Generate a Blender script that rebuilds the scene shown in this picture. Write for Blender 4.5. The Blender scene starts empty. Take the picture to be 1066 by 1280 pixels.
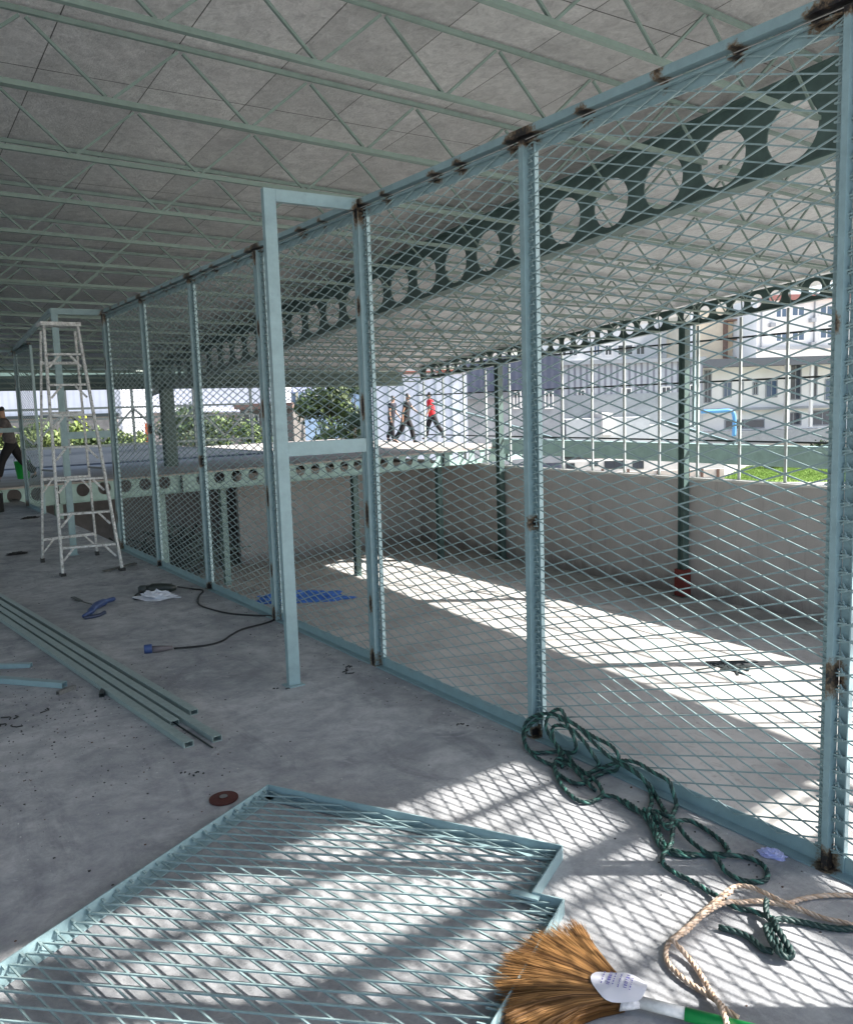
import bpy, math, random
from mathutils import Vector, Matrix
random.seed(7)
V=Vector
scene=bpy.context.scene
COL=scene.collection
# ------------------------------------------------------------------ camera
FPX,YAW,PITCH,ROLL,CD,CH=1075.3094,0.5894,-0.1251,-0.0316,2.8187,1.7244
def _axes():
    cy,sy,cp,sp=math.cos(YAW),math.sin(YAW),math.cos(PITCH),math.sin(PITCH)
    f=V((sy*cp,cy*cp,sp)); r=V((cy,-sy,0)); u=r.cross(f)
    cr,sr=math.cos(ROLL),math.sin(ROLL)
    return r*cr+u*sr, u*cr-r*sr, f
RX,UX,FX=_axes()
CAM=V((-CD,0,CH))
FH=V((math.sin(YAW),math.cos(YAW),0)); RH=V((math.cos(YAW),-math.sin(YAW),0))
def ray(x,y): return FX+RX*((x-533)/FPX)-UX*((y-640)/FPX)
def onz(x,y,z=0.0):
    v=ray(x,y); return CAM+v*((z-CAM.z)/v.z)
def onx(x,y,X):
    v=ray(x,y); return CAM+v*((X-CAM.x)/v.x)
def atD(x,y,D):
    """(sideways, height) of a photo point on the upright plane D metres ahead"""
    v=ray(x,y); p=v*(D/v.dot(FH)); return p.dot(RH), CAM.z+p.z
def W(s,D,z): return V((CAM.x,CAM.y,0))+RH*s+FH*D+V((0,0,z))
cd=bpy.data.cameras.new('camera'); cam=bpy.data.objects.new('camera',cd); COL.objects.link(cam)
m=Matrix((RX,UX,-FX)).transposed().to_4x4(); m.translation=CAM; cam.matrix_world=m
cd.sensor_fit='VERTICAL'; cd.sensor_height=24; cd.sensor_width=24; cd.lens=24*FPX/1280; cd.clip_start=0.05; cd.clip_end=3000
scene.camera=cam
# ------------------------------------------------------------------ light
SUN=V((0.93,-0.70,1.0)).normalized()
sl=bpy.data.lights.new('sun','SUN'); sl.energy=5.0; sl.angle=math.radians(0.55); sl.color=(1,0.955,0.90)
so=bpy.data.objects.new('sun',sl); COL.objects.link(so); so.rotation_euler=SUN.to_track_quat('Z','Y').to_euler(); so.location=(20,-15,30)
wd=bpy.data.worlds.new('World'); scene.world=wd; wd.use_nodes=True
nt=wd.node_tree; bg=nt.nodes['Background']; sk=nt.nodes.new('ShaderNodeTexSky'); sk.sky_type='NISHITA'; sk.sun_disc=False
sk.sun_elevation=math.asin(SUN.z); sk.sun_rotation=math.atan2(SUN.x,SUN.y); sk.dust_density=2.0
nt.links.new(sk.outputs[0],bg.inputs[0]); bg.inputs[1].default_value=0.125
scene.view_settings.view_transform='Standard'; scene.view_settings.look='None'
scene.view_settings.exposure=1.62; scene.view_settings.gamma=1
try:
    scene.cycles.max_bounces=10; scene.cycles.diffuse_bounces=6
except Exception: pass
# ------------------------------------------------------------------ materials
MATS={}
def mat(name,col,rough=0.6,metal=0.0,nscale=0,namt=0.15,bump=0,bscale=40,spec=0.5,extra=None,emis=None):
    if name in MATS: return MATS[name]
    m=bpy.data.materials.new(name); m.use_nodes=True; t=m.node_tree; N=t.nodes; L=t.links
    b=N['Principled BSDF']; b.inputs['Roughness'].default_value=rough; b.inputs['Metallic'].default_value=metal
    b.inputs['Specular IOR Level'].default_value=spec
    b.inputs['Base Color'].default_value=(*col,1)
    tc=N.new('ShaderNodeTexCoord')
    if nscale:
        n=N.new('ShaderNodeTexNoise'); n.inputs['Scale'].default_value=nscale; n.inputs['Detail'].default_value=8; n.inputs['Roughness'].default_value=0.65
        L.new(tc.outputs['Object'],n.inputs['Vector'])
        r=N.new('ShaderNodeMapRange'); r.inputs[1].default_value=0.3; r.inputs[2].default_value=0.7; r.inputs[3].default_value=1-namt; r.inputs[4].default_value=1+namt
        L.new(n.outputs['Fac'],r.inputs[0])
        mx=N.new('ShaderNodeMix'); mx.data_type='RGBA'; mx.blend_type='MULTIPLY'; mx.inputs[0].default_value=1
        mx.inputs[6].default_value=(*col,1); L.new(r.outputs[0],mx.inputs[7]); L.new(mx.outputs[2],b.inputs['Base Color'])
    if bump:
        n2=N.new('ShaderNodeTexNoise'); n2.inputs['Scale'].default_value=bscale; n2.inputs['Detail'].default_value=6; L.new(tc.outputs['Object'],n2.inputs['Vector'])
        bp=N.new('ShaderNodeBump'); bp.inputs['Strength'].default_value=bump; bp.inputs['Distance'].default_value=0.02
        L.new(n2.outputs['Fac'],bp.inputs['Height']); L.new(bp.outputs[0],b.inputs['Normal'])
    MATS[name]=m
    if extra: extra(m,N,L,b,tc)
    return m
def mixc(N,L,fac,a,b_,mode='MIX'):
    mx=N.new('ShaderNodeMix'); mx.data_type='RGBA'; mx.blend_type=mode
    if hasattr(fac,'links') : L.new(fac,mx.inputs[0])
    else: mx.inputs[0].default_value=fac
    for k,v in ((6,a),(7,b_)):
        if hasattr(v,'links'): L.new(v,mx.inputs[k])
        else: mx.inputs[k].default_value=(*v,1)
    return mx.outputs[2]
def noise(N,L,tc,scale,detail=6,rough=.6,vec=None,sc=None,dist=0):
    n=N.new('ShaderNodeTexNoise'); n.inputs['Scale'].default_value=scale; n.inputs['Detail'].default_value=detail; n.inputs['Roughness'].default_value=rough
    n.inputs['Distortion'].default_value=dist
    src=tc.outputs['Object']
    if sc:
        mp=N.new('ShaderNodeMapping'); mp.inputs['Scale'].default_value=sc; L.new(src,mp.inputs[0]); src=mp.outputs[0]
    L.new(src,n.inputs['Vector']); return n.outputs['Fac']
def rng(N,L,v,a,b_,c=0,d=1):
    r=N.new('ShaderNodeMapRange'); r.inputs[1].default_value=a; r.inputs[2].default_value=b_; r.inputs[3].default_value=c; r.inputs[4].default_value=d
    L.new(v,r.inputs[0]); return r.outputs[0]
def burnt(m,N,L,b,tc):
    at=N.new('ShaderNodeAttribute'); at.attribute_name='burn'
    n=noise(N,L,tc,70,5,.7)
    ad=N.new('ShaderNodeMath'); ad.operation='ADD'; L.new(at.outputs['Fac'],ad.inputs[0])
    k=rng(N,L,n,.25,.75,-.28,.28); L.new(k,ad.inputs[1])
    mu=N.new('ShaderNodeMath'); mu.operation='MULTIPLY'; L.new(ad.outputs[0],mu.inputs[0]); L.new(rng(N,L,at.outputs['Fac'],0.02,.15),mu.inputs[1])
    base=b.inputs['Base Color'].links[0].from_socket
    c=mixc(N,L,rng(N,L,mu.outputs[0],.18,.42),base,(.16,.11,.065))
    c=mixc(N,L,rng(N,L,mu.outputs[0],.42,.62),c,(.012,.011,.012))
    # chips and dirt
    d=noise(N,L,tc,23,8,.75)
    c=mixc(N,L,rng(N,L,d,.66,.72,0,.55),c,(.42,.52,.52))
    d2=noise(N,L,tc,9,8,.75)
    c=mixc(N,L,rng(N,L,d2,.6,.75,0,.4),c,(.10,.15,.16))
    L.new(c,b.inputs['Base Color'])
TEAL=mat('teal_paint',(.235,.34,.36),.38,0,12,.12,.06,60,extra=burnt)
TEALW=mat('teal_wire_paint',(.24,.33,.335),.45,0,30,.15)
TRUSS=mat('grey_green_primer',(.155,.215,.19),.55,0,10,.14)
BEAMD=mat('dark_green_primer',(.075,.125,.115),.5,0,6,.2)
BEAMT=mat('pale_green_steel',(.26,.38,.35),.5,0,5,.15)
GALV=mat('galvanised_green_tube',(.30,.38,.37),.38,.25,40,.15,.08,200)
MULL=mat('silver_steel',(.45,.5,.5),.4,.4,20,.15)
DARKST=mat('dark_steel',(.035,.045,.045),.5,.2,20,.2)
def floorx(m,N,L,b,tc):
    c0=(.37,.375,.37)
    n1=noise(N,L,tc,1.3,9,.68,dist=.6); n2=noise(N,L,tc,7,8,.7,dist=.4); n3=noise(N,L,tc,55,5,.6); n4=noise(N,L,tc,2.6,9,.72,sc=(1,.45,1),dist=1.2)
    c=mixc(N,L,rng(N,L,n1,.38,.62),(.28,.29,.305),(.52,.525,.53))
    c=mixc(N,L,rng(N,L,n2,.40,.68,0,.6),c,(.20,.21,.23))
    c=mixc(N,L,rng(N,L,n4,.52,.68,0,.65),c,(.14,.15,.17))
    n5=noise(N,L,tc,3.7,9,.7,dist=.8)
    c=mixc(N,L,rng(N,L,n5,.56,.70,0,.65),c,(.54,.55,.56))
    n6=noise(N,L,tc,11,10,.8,sc=(1,.35,1),dist=2.5)
    c=mixc(N,L,rng(N,L,n6,.655,.70,0,.8),c,(.045,.045,.05))
    c=mixc(N,L,rng(N,L,n3,.35,.65,0,.18),c,(.18,.18,.18))
    n7=noise(N,L,tc,190,2,.5); c=mixc(N,L,rng(N,L,n7,.70,.74,0,.8),c,(.07,.07,.075))
    n8=noise(N,L,tc,1.9,10,.8,sc=(.3,1,1),dist=3); c=mixc(N,L,rng(N,L,n8,.60,.66,0,.45),c,(.56,.56,.57))
    L.new(c,b.inputs['Base Color'])
    L.new(rng(N,L,n2,.3,.7,.5,.85),b.inputs['Roughness'])
    bp=N.new('ShaderNodeBump'); bp.inputs['Strength'].default_value=.6; bp.inputs['Distance'].default_value=.012
    L.new(noise(N,L,tc,28,10,.75),bp.inputs['Height']); L.new(bp.outputs[0],b.inputs['Normal'])
FLOOR=mat('trowelled_concrete',(.4,.4,.39),.75,extra=floorx)
def lowx(m,N,L,b,tc):
    n1=noise(N,L,tc,.6,9,.65,dist=.5); n2=noise(N,L,tc,4,8,.7,sc=(1,.5,1),dist=1.5)
    c=mixc(N,L,rng(N,L,n1,.38,.62),(.34,.335,.32),(.5,.49,.465))
    c=mixc(N,L,rng(N,L,n2,.54,.66,0,.6),c,(.24,.235,.225))
    n3=noise(N,L,tc,2.2,10,.8,dist=2)
    c=mixc(N,L,rng(N,L,n3,.61,.67,0,.6),c,(.09,.09,.09))
    L.new(c,b.inputs['Base Color'])
LOW=mat('lower_concrete',(.45,.44,.42),.8,extra=lowx,bump=.2,bscale=20)
def wallx(m,N,L,b,tc):
    n5=noise(N,L,tc,1.6,10,.75,sc=(1,.6,.35),dist=1.5); n1=noise(N,L,tc,.9,9,.65,sc=(1,1,.6)); n2=noise(N,L,tc,3,8,.7,sc=(1,1,.25),dist=1)
    c=mixc(N,L,rng(N,L,n1,.3,.7),(.37,.355,.345),(.45,.43,.415))
    c=mixc(N,L,rng(N,L,n2,.55,.75,0,.45),c,(.24,.225,.215)); c=mixc(N,L,rng(N,L,n5,.57,.66,0,.15),c,(.20,.18,.165)); n6=noise(N,L,tc,14,9,.8,dist=2); c=mixc(N,L,rng(N,L,n6,.66,.70,0,.35),c,(.18,.17,.16))
    sp=N.new('ShaderNodeSeparateXYZ'); L.new(tc.outputs['Object'],sp.inputs[0]); nn=noise(N,L,tc,1.7,10,.75,sc=(1,1,.5),dist=1)
    ad=N.new('ShaderNodeMath'); ad.operation='MULTIPLY_ADD'; L.new(nn,ad.inputs[0]); ad.inputs[1].default_value=-1.6; L.new(sp.outputs[2],ad.inputs[2])
    c=mixc(N,L,rng(N,L,ad.outputs[0],-.75,-.35,.6,0),c,(.15,.14,.13))  # wall-foot grime, with some contact shade painted into the colour
    st=noise(N,L,tc,2.2,8,.7,sc=(2.2,2.2,.10)); c=mixc(N,L,rng(N,L,st,.56,.68,0,.35),c,(.22,.21,.20))
    L.new(c,b.inputs['Base Color'])
PLASTER=mat('grey_plaster',(.36,.35,.34),.85,extra=wallx,bump=.15,bscale=30)
COPING=mat('pale_coping',(.6,.6,.57),.8,0,5,.1)
def foilx(m,N,L,b,tc):
    sp=N.new('ShaderNodeSeparateXYZ'); L.new(tc.outputs['Object'],sp.inputs[0])
    def M(op,a,k=None):
        q=N.new('ShaderNodeMath'); q.operation=op; L.new(a,q.inputs[0])
        if k is not None: q.inputs[1].default_value=k
        return q.outputs[0]
    fx=M('FRACT',M('MULTIPLY',M('ADD',sp.outputs[0],60.72),1/.81))
    fy=M('FRACT',M('MULTIPLY',sp.outputs[1],1/2.45))
    lx=M('LESS_THAN',fx,.010); ly=M('LESS_THAN',fy,.004)
    mxx=N.new('ShaderNodeMath'); mxx.operation='MAXIMUM'; L.new(lx,mxx.inputs[0]); L.new(ly,mxx.inputs[1])
    n1=noise(N,L,tc,9,10,.85,dist=.8); n2=noise(N,L,tc,38,8,.8,sc=(1,.4,1)); n3=noise(N,L,tc,1.4,6,.6,dist=1)
    c=mixc(N,L,rng(N,L,n1,.36,.64),(.36,.36,.365),(.78,.775,.765))
    c=mixc(N,L,rng(N,L,n2,.4,.65,0,.4),c,(.80,.79,.78))
    c=mixc(N,L,rng(N,L,n3,.45,.7,0,.35),c,(.30,.30,.31))
    # strip to strip difference
    fl=M('FLOOR',M('MULTIPLY',M('ADD',sp.outputs[0],60.72),1/.81)); wn=N.new('ShaderNodeTexWhiteNoise'); wn.noise_dimensions='1D'; L.new(fl,wn.inputs['W'])
    c=mixc(N,L,rng(N,L,wn.outputs['Value'],0,1,0,.3),c,(.24,.24,.24))
    c=mixc(N,L,mxx.outputs[0],c,(.035,.035,.035))
    L.new(c,b.inputs['Base Color'])
    bp=N.new('ShaderNodeBump'); bp.inputs['Strength'].default_value=1; bp.inputs['Distance'].default_value=.03
    L.new(noise(N,L,tc,30,10,.8),bp.inputs['Height']); L.new(bp.outputs[0],b.inputs['Normal'])
FOIL=mat('foil_insulation',(.4,.4,.4),.30,.92,extra=foilx)
BLACKRUB=mat('black_rubber',(.012,.013,.014),.55)
BLUEPL=mat('blue_plastic',(.03,.06,.17),.4,0,20,.2)
WHITEP=mat('worn_white_paint',(.52,.53,.52),.5,0,40,.35,.1,80,extra=lambda m,N,L,b,tc: L.new(mixc(N,L,rng(N,L,noise(N,L,tc,30,9,.85),.52,.60,0,.85),b.inputs['Base Color'].links[0].from_socket,(.05,.035,.03)),b.inputs['Base Color']))
SKIN=mat('skin',(.32,.19,.13),.55)
HAIR=mat('black_hair',(.01,.009,.008),.6)
WPAINT=mat('white_render',(.74,.71,.67),.8,0,.8,.06)
CREAM=mat('cream_render',(.70,.58,.42),.85,0,.7,.12)
GLASS=mat('dark_window_glass',(.035,.045,.06),.12,0,1,.3,spec=.8)
GLASSB=mat('blue_window_glass',(.06,.10,.16),.15,spec=.8)
GREYW=mat('grey_cladding',(.28,.29,.30),.7,0,2,.1)
def ribs(period,depthc):
    def f(m,N,L,b,tc):
        w=N.new('ShaderNodeTexWave'); w.wave_type='BANDS'; w.bands_direction='X'; w.inputs['Scale'].default_value=period
        at=N.new('ShaderNodeAttribute'); at.attribute_name='along'
        cb=N.new('ShaderNodeCombineXYZ'); L.new(at.outputs['Fac'],cb.inputs[0]); L.new(cb.outputs[0],w.inputs[0])
        src=b.inputs['Base Color'].links[0].from_socket
        L.new(mixc(N,L,rng(N,L,w.outputs['Fac'],.55,.8,0,depthc),src,(.12,.12,.15)),b.inputs['Base Color'])
    return f
# ------------------------------------------------------------------ mesh builder
class MB:
    def __init__(s): s.v=[]; s.f=[]; s.m=[]; s.cur=0
    def quad(s,*p):
        i=len(s.v); s.v+= [tuple(q) for q in p]; s.f.append(tuple(range(i,i+len(p)))); s.m.append(s.cur)
    def box(s,a,b):
        x0,y0,z0=a;x1,y1,z1=b; i=len(s.v)
        s.v+=[(x0,y0,z0),(x1,y0,z0),(x1,y1,z0),(x0,y1,z0),(x0,y0,z1),(x1,y0,z1),(x1,y1,z1),(x0,y1,z1)]
        for q in ((0,3,2,1),(4,5,6,7),(0,1,5,4),(1,2,6,5),(2,3,7,6),(3,0,4,7)): s.f.append(tuple(i+k for k in q)); s.m.append(s.cur)
        return s
    def bar(s,p0,p1,w,h,up=V((0,0,1)),n=1,caps=True):
        p0=V(p0);p1=V(p1); d=(p1-p0).normalized(); side=d.cross(V(up))
        if side.length<1e-4: side=d.cross(V((1,0,0)))
        side.normalize(); u=side.cross(d).normalized(); i=len(s.v)
        for k in range(n+1):
            c=p0.lerp(p1,k/n)
            for a,b in ((-1,-1),(1,-1),(1,1),(-1,1)): s.v.append(tuple(c+side*(a*w/2)+u*(b*h/2)))
        for k in range(n):
            for j in range(4):
                a=i+k*4+j; b=i+k*4+(j+1)%4; s.f.append((a,b,b+4,a+4)); s.m.append(s.cur)
        if caps:
            s.f.append((i+3,i+2,i+1,i)); s.m.append(s.cur); e=i+n*4; s.f.append((e,e+1,e+2,e+3)); s.m.append(s.cur)
        return s
    def tube(s,pts,r,seg=8,caps=True):
        pts=[V(p) for p in pts]; n=len(pts); i=len(s.v); rr=r if isinstance(r,(list,tuple)) else [r]*n
        prev=None
        for k in range(n):
            d=(pts[min(k+1,n-1)]-pts[max(k-1,0)])
            d=d.normalized() if d.length>1e-9 else V((0,0,1))
            if prev is None:
                a=d.cross(V((0,0,1)));
                if a.length<1e-3: a=d.cross(V((1,0,0)))
            else: a=prev-d*prev.dot(d)
            a.normalize(); prev=a; b=d.cross(a)
            for j in range(seg):
                t=2*math.pi*j/seg; s.v.append(tuple(pts[k]+(a*math.cos(t)+b*math.sin(t))*rr[k]))
        for k in range(n-1):
            for j in range(seg):
                a=i+k*seg+j; b=i+k*seg+(j+1)%seg; s.f.append((a,b,b+seg,a+seg)); s.m.append(s.cur)
        if caps:
            s.f.append(tuple(i+j for j in range(seg))[::-1]); s.m.append(s.cur); e=i+(n-1)*seg; s.f.append(tuple(e+j for j in range(seg))); s.m.append(s.cur)
        return s
    def lathe(s,prof,c,axis=V((0,0,1)),seg=20):
        axis=V(axis).normalized(); a=axis.cross(V((0,0,1)))
        if a.length<1e-3: a=V((1,0,0))
        a.normalize(); b=axis.cross(a); i=len(s.v); c=V(c)
        for r,h in prof:
            for j in range(seg):
                t=2*math.pi*j/seg; s.v.append(tuple(c+axis*h+(a*math.cos(t)+b*math.sin(t))*r))
        for k in range(len(prof)-1):
            for j in range(seg):
                p=i+k*seg+j; q=i+k*seg+(j+1)%seg; s.f.append((p,q,q+seg,p+seg)); s.m.append(s.cur)
        s.f.append(tuple(i+j for j in range(seg))[::-1]); s.m.append(s.cur); e=i+(len(prof)-1)*seg; s.f.append(tuple(e+j for j in range(seg))); s.m.append(s.cur)
        return s
    def prism(s,poly,z0,z1):
        i=len(s.v); n=len(poly)
        for z in (z0,z1):
            for p in poly: s.v.append((p[0],p[1],z))
        s.f.append(tuple(range(i,i+n))[::-1]); s.m.append(s.cur); s.f.append(tuple(range(i+n,i+2*n))); s.m.append(s.cur)
        for j in range(n):
            k=(j+1)%n; s.f.append((i+j,i+k,i+n+k,i+n+j)); s.m.append(s.cur)
        return s
    def mesh(s,name,mats,smooth=False):
        me=bpy.data.meshes.new(name); me.from_pydata(s.v,[],s.f)
        if not isinstance(mats,(list,tuple)): mats=[mats]
        for q in mats: me.materials.append(q)
        if len(mats)>1: me.polygons.foreach_set('material_index',s.m)
        if smooth: me.polygons.foreach_set('use_smooth',[True]*len(me.polygons))
        me.update(); return me
    def obj(s,name,mats,parent=None,smooth=False):
        o=bpy.data.objects.new(name,s.mesh(name,mats,smooth)); COL.objects.link(o)
        if parent: o.parent=parent
        return o
def tag(o,label,cat,group=None,kind=None):
    if label: o['label']=label
    if cat: o['category']=cat
    if group: o['group']=group
    if kind: o['kind']=kind
    return o
def struct(o): o['kind']='structure'; return o
def empty(name,loc,label,cat,group=None):
    o=bpy.data.objects.new(name,None); COL.objects.link(o); o.location=loc; o.empty_display_size=.2
    return tag(o,label,cat,group)
class Thing:
    """parts are written in world coordinates and shifted to the thing's base"""
    def __init__(s,name,loc,label,cat,group=None): s.loc=V(loc); s.o=empty(name,loc,label,cat,group)
    def part(s,mb,name,mats,smooth=False,parent=None):
        mb.v=[tuple(V(p)-s.loc) for p in mb.v]
        return mb.obj(name,mats,parent or s.o,smooth)
    def put(s,me,name,offset,parent=None):
        o=bpy.data.objects.new(name,me); COL.objects.link(o); o.parent=parent or s.o
        o.location=V(offset)-(s.loc if parent is None else V((0,0,0))); return o
def attr(o,name,fn):
    a=o.data.attributes.new(name,'FLOAT','POINT'); a.data.foreach_set('value',[fn(v.co) for v in o.data.vertices])
def catmull(P,n=8):
    P=[V(p) for p in P]; out=[]
    for i in range(len(P)-1):
        a=P[max(i-1,0)];b=P[i];c=P[i+1];d=P[min(i+2,len(P)-1)]
        for k in range(n):
            t=k/n; out.append(.5*((2*b)+(c-a)*t+(2*a-5*b+4*c-d)*t*t+(3*b-a-3*c+d)*t**3))
    out.append(P[-1]); return out
def resample(P,step):
    cum=[0]
    for a,b in zip(P,P[1:]): cum.append(cum[-1]+(b-a).length)
    n=max(2,int(cum[-1]/step)); out=[]; j=0
    for k in range(n+1):
        t=cum[-1]*k/n
        while j<len(P)-2 and cum[j+1]<t: j+=1
        out.append(P[j].lerp(P[j+1],(t-cum[j])/max(1e-9,cum[j+1]-cum[j])))
    return out
# ================================================================== SETTING
LZ=-3.0
b=MB(); b.box((-24,-9,-0.35),(0.07,19.9,0)); o=struct(b.obj('floor',FLOOR))
b=MB(); b.box((-0.35,-9,LZ),(0.0,19.9,-0.354)); o=b.obj('retaining_wall',PLASTER); tag(o,'concrete wall under the edge of the upper floor, below the mesh fence','wall')
b=MB(); b.box((0.004,-12,LZ-.3),(13.48,34,LZ)); struct(b.obj('lower_floor',LOW))
GRD=mat('outside_ground',(.33,.32,.30),.9,0,.15,.2)
b=MB(); b.quad((-900,-900,LZ-.32),(1500,-900,LZ-.32),(1500,1500,LZ-.32),(-900,1500,LZ-.32)); struct(b.obj('ground',GRD))
# parapet
t=Thing('parapet_wall',(13.58,10,LZ),'long grey plastered wall closing the lower court on its far side','wall')
b=MB(); b.box((13.48,-6,LZ),(13.68,34,-.235)); t.part(b,'wall',PLASTER)
b=MB(); b.box((13.46,-6,-.232),(13.70,34,-.18)); t.part(b,'coping',COPING)
t=Thing('end_wall',(10,24.9,LZ),'grey rendered wall at the end of the lower court under the raised deck','wall')
b=MB(); b.box((6.9,24.8,LZ),(13.476,25,-.215)); t.part(b,'wall',PLASTER)

# ------------------------------------------------------------------ canopy roof
M_=0.075; ZT=4.72
TY=lambda X,k: 6.22+1.137*k+0.07*(X+1.7)
zt=lambda Y: ZT-M_*Y
roof=Thing('canopy_roof',(4.25,12,0),'huge low sloping canopy roof on grey green lattice trusses and holed beams','roof')
b=MB(); XW,XE=-17.0,14.75
y0=lambda X: (-.36+.07*(X-3.4)) if X>-3.2 else -3.2
y1=lambda X: 24.75+.06*X
nx=26
for i in range(nx):
    xa=XW+(XE-XW)*i/nx; xb=XW+(XE-XW)*(i+1)/nx
    for j in range(12):
        ta,tb=j/12,(j+1)/12
        P=[(x,y0(x)+(y1(x)-y0(x))*t_) for x,t_ in ((xa,ta),(xb,ta),(xb,tb),(xa,tb))]
        b.quad(*[(x,y,zt(y)+.075) for x,y in P][::-1]); b.quad(*[(x,y,zt(y)+.125) for x,y in P])
for (X0,X1) in ((XW,XE),):
    for yy in (y0,y1): b.quad((X0,yy(X0),zt(yy(X0))+.075),(X1,yy(X1),zt(yy(X1))+.075),(X1,yy(X1),zt(yy(X1))+.125),(X0,yy(X0),zt(yy(X0))+.125))
roof.part(b,'roof_sheet',FOIL)
def truss_meshes(X0,X1,ph,name):
    """local x runs along the truss, origin at X=-1.7"""
    cs=math.hypot(1,.07); out=[]
    T=lambda X:(X+1.7)*1.0
    def P(X,z): return (X,0.07*(X+1.7),z-M_*0.07*(X+1.7))
    tp=MB(); tp.bar(P(X0,.038),P(X1,.038),.032,.034)
    bt=MB(); bt.bar(P(X0,-.42),P(X1,-.42),.042,.036)
    wb=MB(); X=-1.63-1.043*60+ph
    while X<X1:
        if X>X0: 
            wb.bar(P(X+.02,.0),P(min(X+.50,X1),-.40),.02,.02)
            wb.bar(P(X-.02,.0),P(max(X-.50,X0),-.40),.02,.02)
        X+=1.043
    return tp.mesh('top_chord_mesh',TRUSS),bt.mesh('bottom_chord_mesh',TRUSS),wb.mesh('lattice_mesh',TRUSS)
bays=[truss_meshes(XW,4.13,0,'a'),truss_meshes(4.37,13.40,.35,'b')]
for bi,(a1,a2,a3) in enumerate(bays):
    for k in range(-7,17):
        Y=6.22+1.137*k; org=V((0,Y,zt(Y)))
        e=bpy.data.objects.new('roof_truss',None); COL.objects.link(e); e.parent=roof.o; e.location=org-roof.loc; e.empty_display_size=.1
        for nm,me in (('top_chord',a1),('bottom_chord',a2),('lattice_bars',a3)):
            q=bpy.data.objects.new(nm,me); COL.objects.link(q); q.parent=e
def cell_beam(mb,u0,u1,ub,pitch,dia,hb,ht,th,P,flw=.16,flt=.014,skip=None):
    """P(u,v,w): u along, v up, w across"""
    def rect_pt(a,hw0,hw1):
        c,s_=math.cos(a),math.sin(a); tt=1e9
        if c>1e-9: tt=min(tt,hw1/c)
        if c<-1e-9: tt=min(tt,hw0/c)
        if s_>1e-9: tt=min(tt,ht/s_)
        if s_<-1e-9: tt=min(tt,hb/-s_)
        return c*tt,s_*tt
    u=ub+math.floor((u0-ub)/pitch)*pitch; k=0
    while u<u0+pitch/2: u+=pitch
    first=u
    # solid ends
    def solid(a,c):
        if c-a<1e-4: return
        for w in (-th/2,th/2): mb.quad(P(a,-hb,w),P(c,-hb,w),P(c,ht,w),P(a,ht,w))
    solid(u0,first-pitch/2)
    while u+pitch/2<=u1+1e-6:
        if skip and skip(u): solid(u-pitch/2,u+pitch/2); u+=pitch; continue
        r=dia/2; hw=pitch/2
        ang=sorted(set([2*math.pi*i/28 for i in range(28)]+[math.atan2(ht,hw)%(2*math.pi),math.atan2(ht,-hw)%(2*math.pi),math.atan2(-hb,hw)%(2*math.pi),math.atan2(-hb,-hw)%(2*math.pi)]))
        for i,a in enumerate(ang):
            c=ang[(i+1)%len(ang)]
            ra,rc=rect_pt(a,-hw,hw),rect_pt(c,-hw,hw)
            ca,cc=(r*math.cos(a),r*math.sin(a)),(r*math.cos(c),r*math.sin(c))
            for w in (-th/2,th/2): mb.quad(P(u+ca[0],ca[1],w),P(u+ra[0],ra[1],w),P(u+rc[0],rc[1],w),P(u+cc[0],cc[1],w))
            mb.quad(P(u+ca[0],ca[1],-th/2),P(u+cc[0],cc[1],-th/2),P(u+cc[0],cc[1],th/2),P(u+ca[0],ca[1],th/2))
        u+=pitch
    solid(u-pitch/2,u1)
    for v0,v1 in ((-hb-flt,-hb),(ht,ht+flt)):
        q=[P(u0,v0,-flw/2),P(u1,v0,-flw/2),P(u1,v0,flw/2),P(u0,v0,flw/2),P(u0,v1,-flw/2),P(u1,v1,-flw/2),P(u1,v1,flw/2),P(u0,v1,flw/2)]
        for f in ((0,3,2,1),(4,5,6,7),(0,1,5,4),(1,2,6,5),(2,3,7,6),(3,0,4,7)): mb.quad(*[q[j] for j in f])
# main beam and eave beam
b=MB(); cell_beam(b,-4,24.3,4.673,.7135,.50,.315,.42,.016,lambda u,v,w:(4.25+w,u,4.316-M_*u+v),.20,.016)
roof.part(b,'main_holed_beam',BEAMD)
b=MB(); cell_beam(b,-4,24.5,10.214,.4455,.285,.225,.20,.012,lambda u,v,w:(13.5+w,u,4.50-.072*u+v),.15,.012)
roof.part(b,'eave_holed_beam',BEAMD)
b=MB(); b.bar((XW,24.15,2.69),(13.4,25.6,2.62),.10,.50); roof.part(b,'end_beam',BEAMD)
def hcol(mb,x,y,z0,z1,w=.18,d=.18,t=.014):
    mb.box((x-w/2,y-d/2,z0),(x+w/2,y-d/2+t,z1)); mb.box((x-w/2,y+d/2-t,z0),(x+w/2,y+d/2,z1)); mb.box((x-t/2,y-d/2+t+.0005,z0),(x+t/2,y+d/2-t-.0005,z1))
for Y in (-.2,6.65,13.3,20.1):
    b=MB(); hcol(b,13.32,Y,LZ,4.26-.072*Y); b.box((13.15,Y-.17,LZ),(13.47,Y+.17,LZ+.02)); c=roof.part(b,'column',BEAMD)
    if abs(Y-13.3)<.1:
        b=MB(); b.box((13.20,Y-.13,LZ+.021),(13.44,Y-.105,LZ+.66)); b.box((13.20,Y+.105,LZ+.021),(13.44,Y+.13,LZ+.66)); b.box((13.17,Y-.13,LZ+.021),(13.195,Y+.13,LZ+.66))
        q=b.obj('base_casing',mat('rust_red_primer',(.16,.03,.025),.7,0,12,.3)); q.parent=c; q.location=-roof.loc
b=MB(); hcol(b,4.25,22.6,.31,2.45,.30,.30,.03); roof.part(b,'column',BEAMD)
b=MB(); hcol(b,-4.9,22.6,.31,2.45,.34,.34,.03); roof.part(b,'column',BEAMD)
b=MB()
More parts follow.
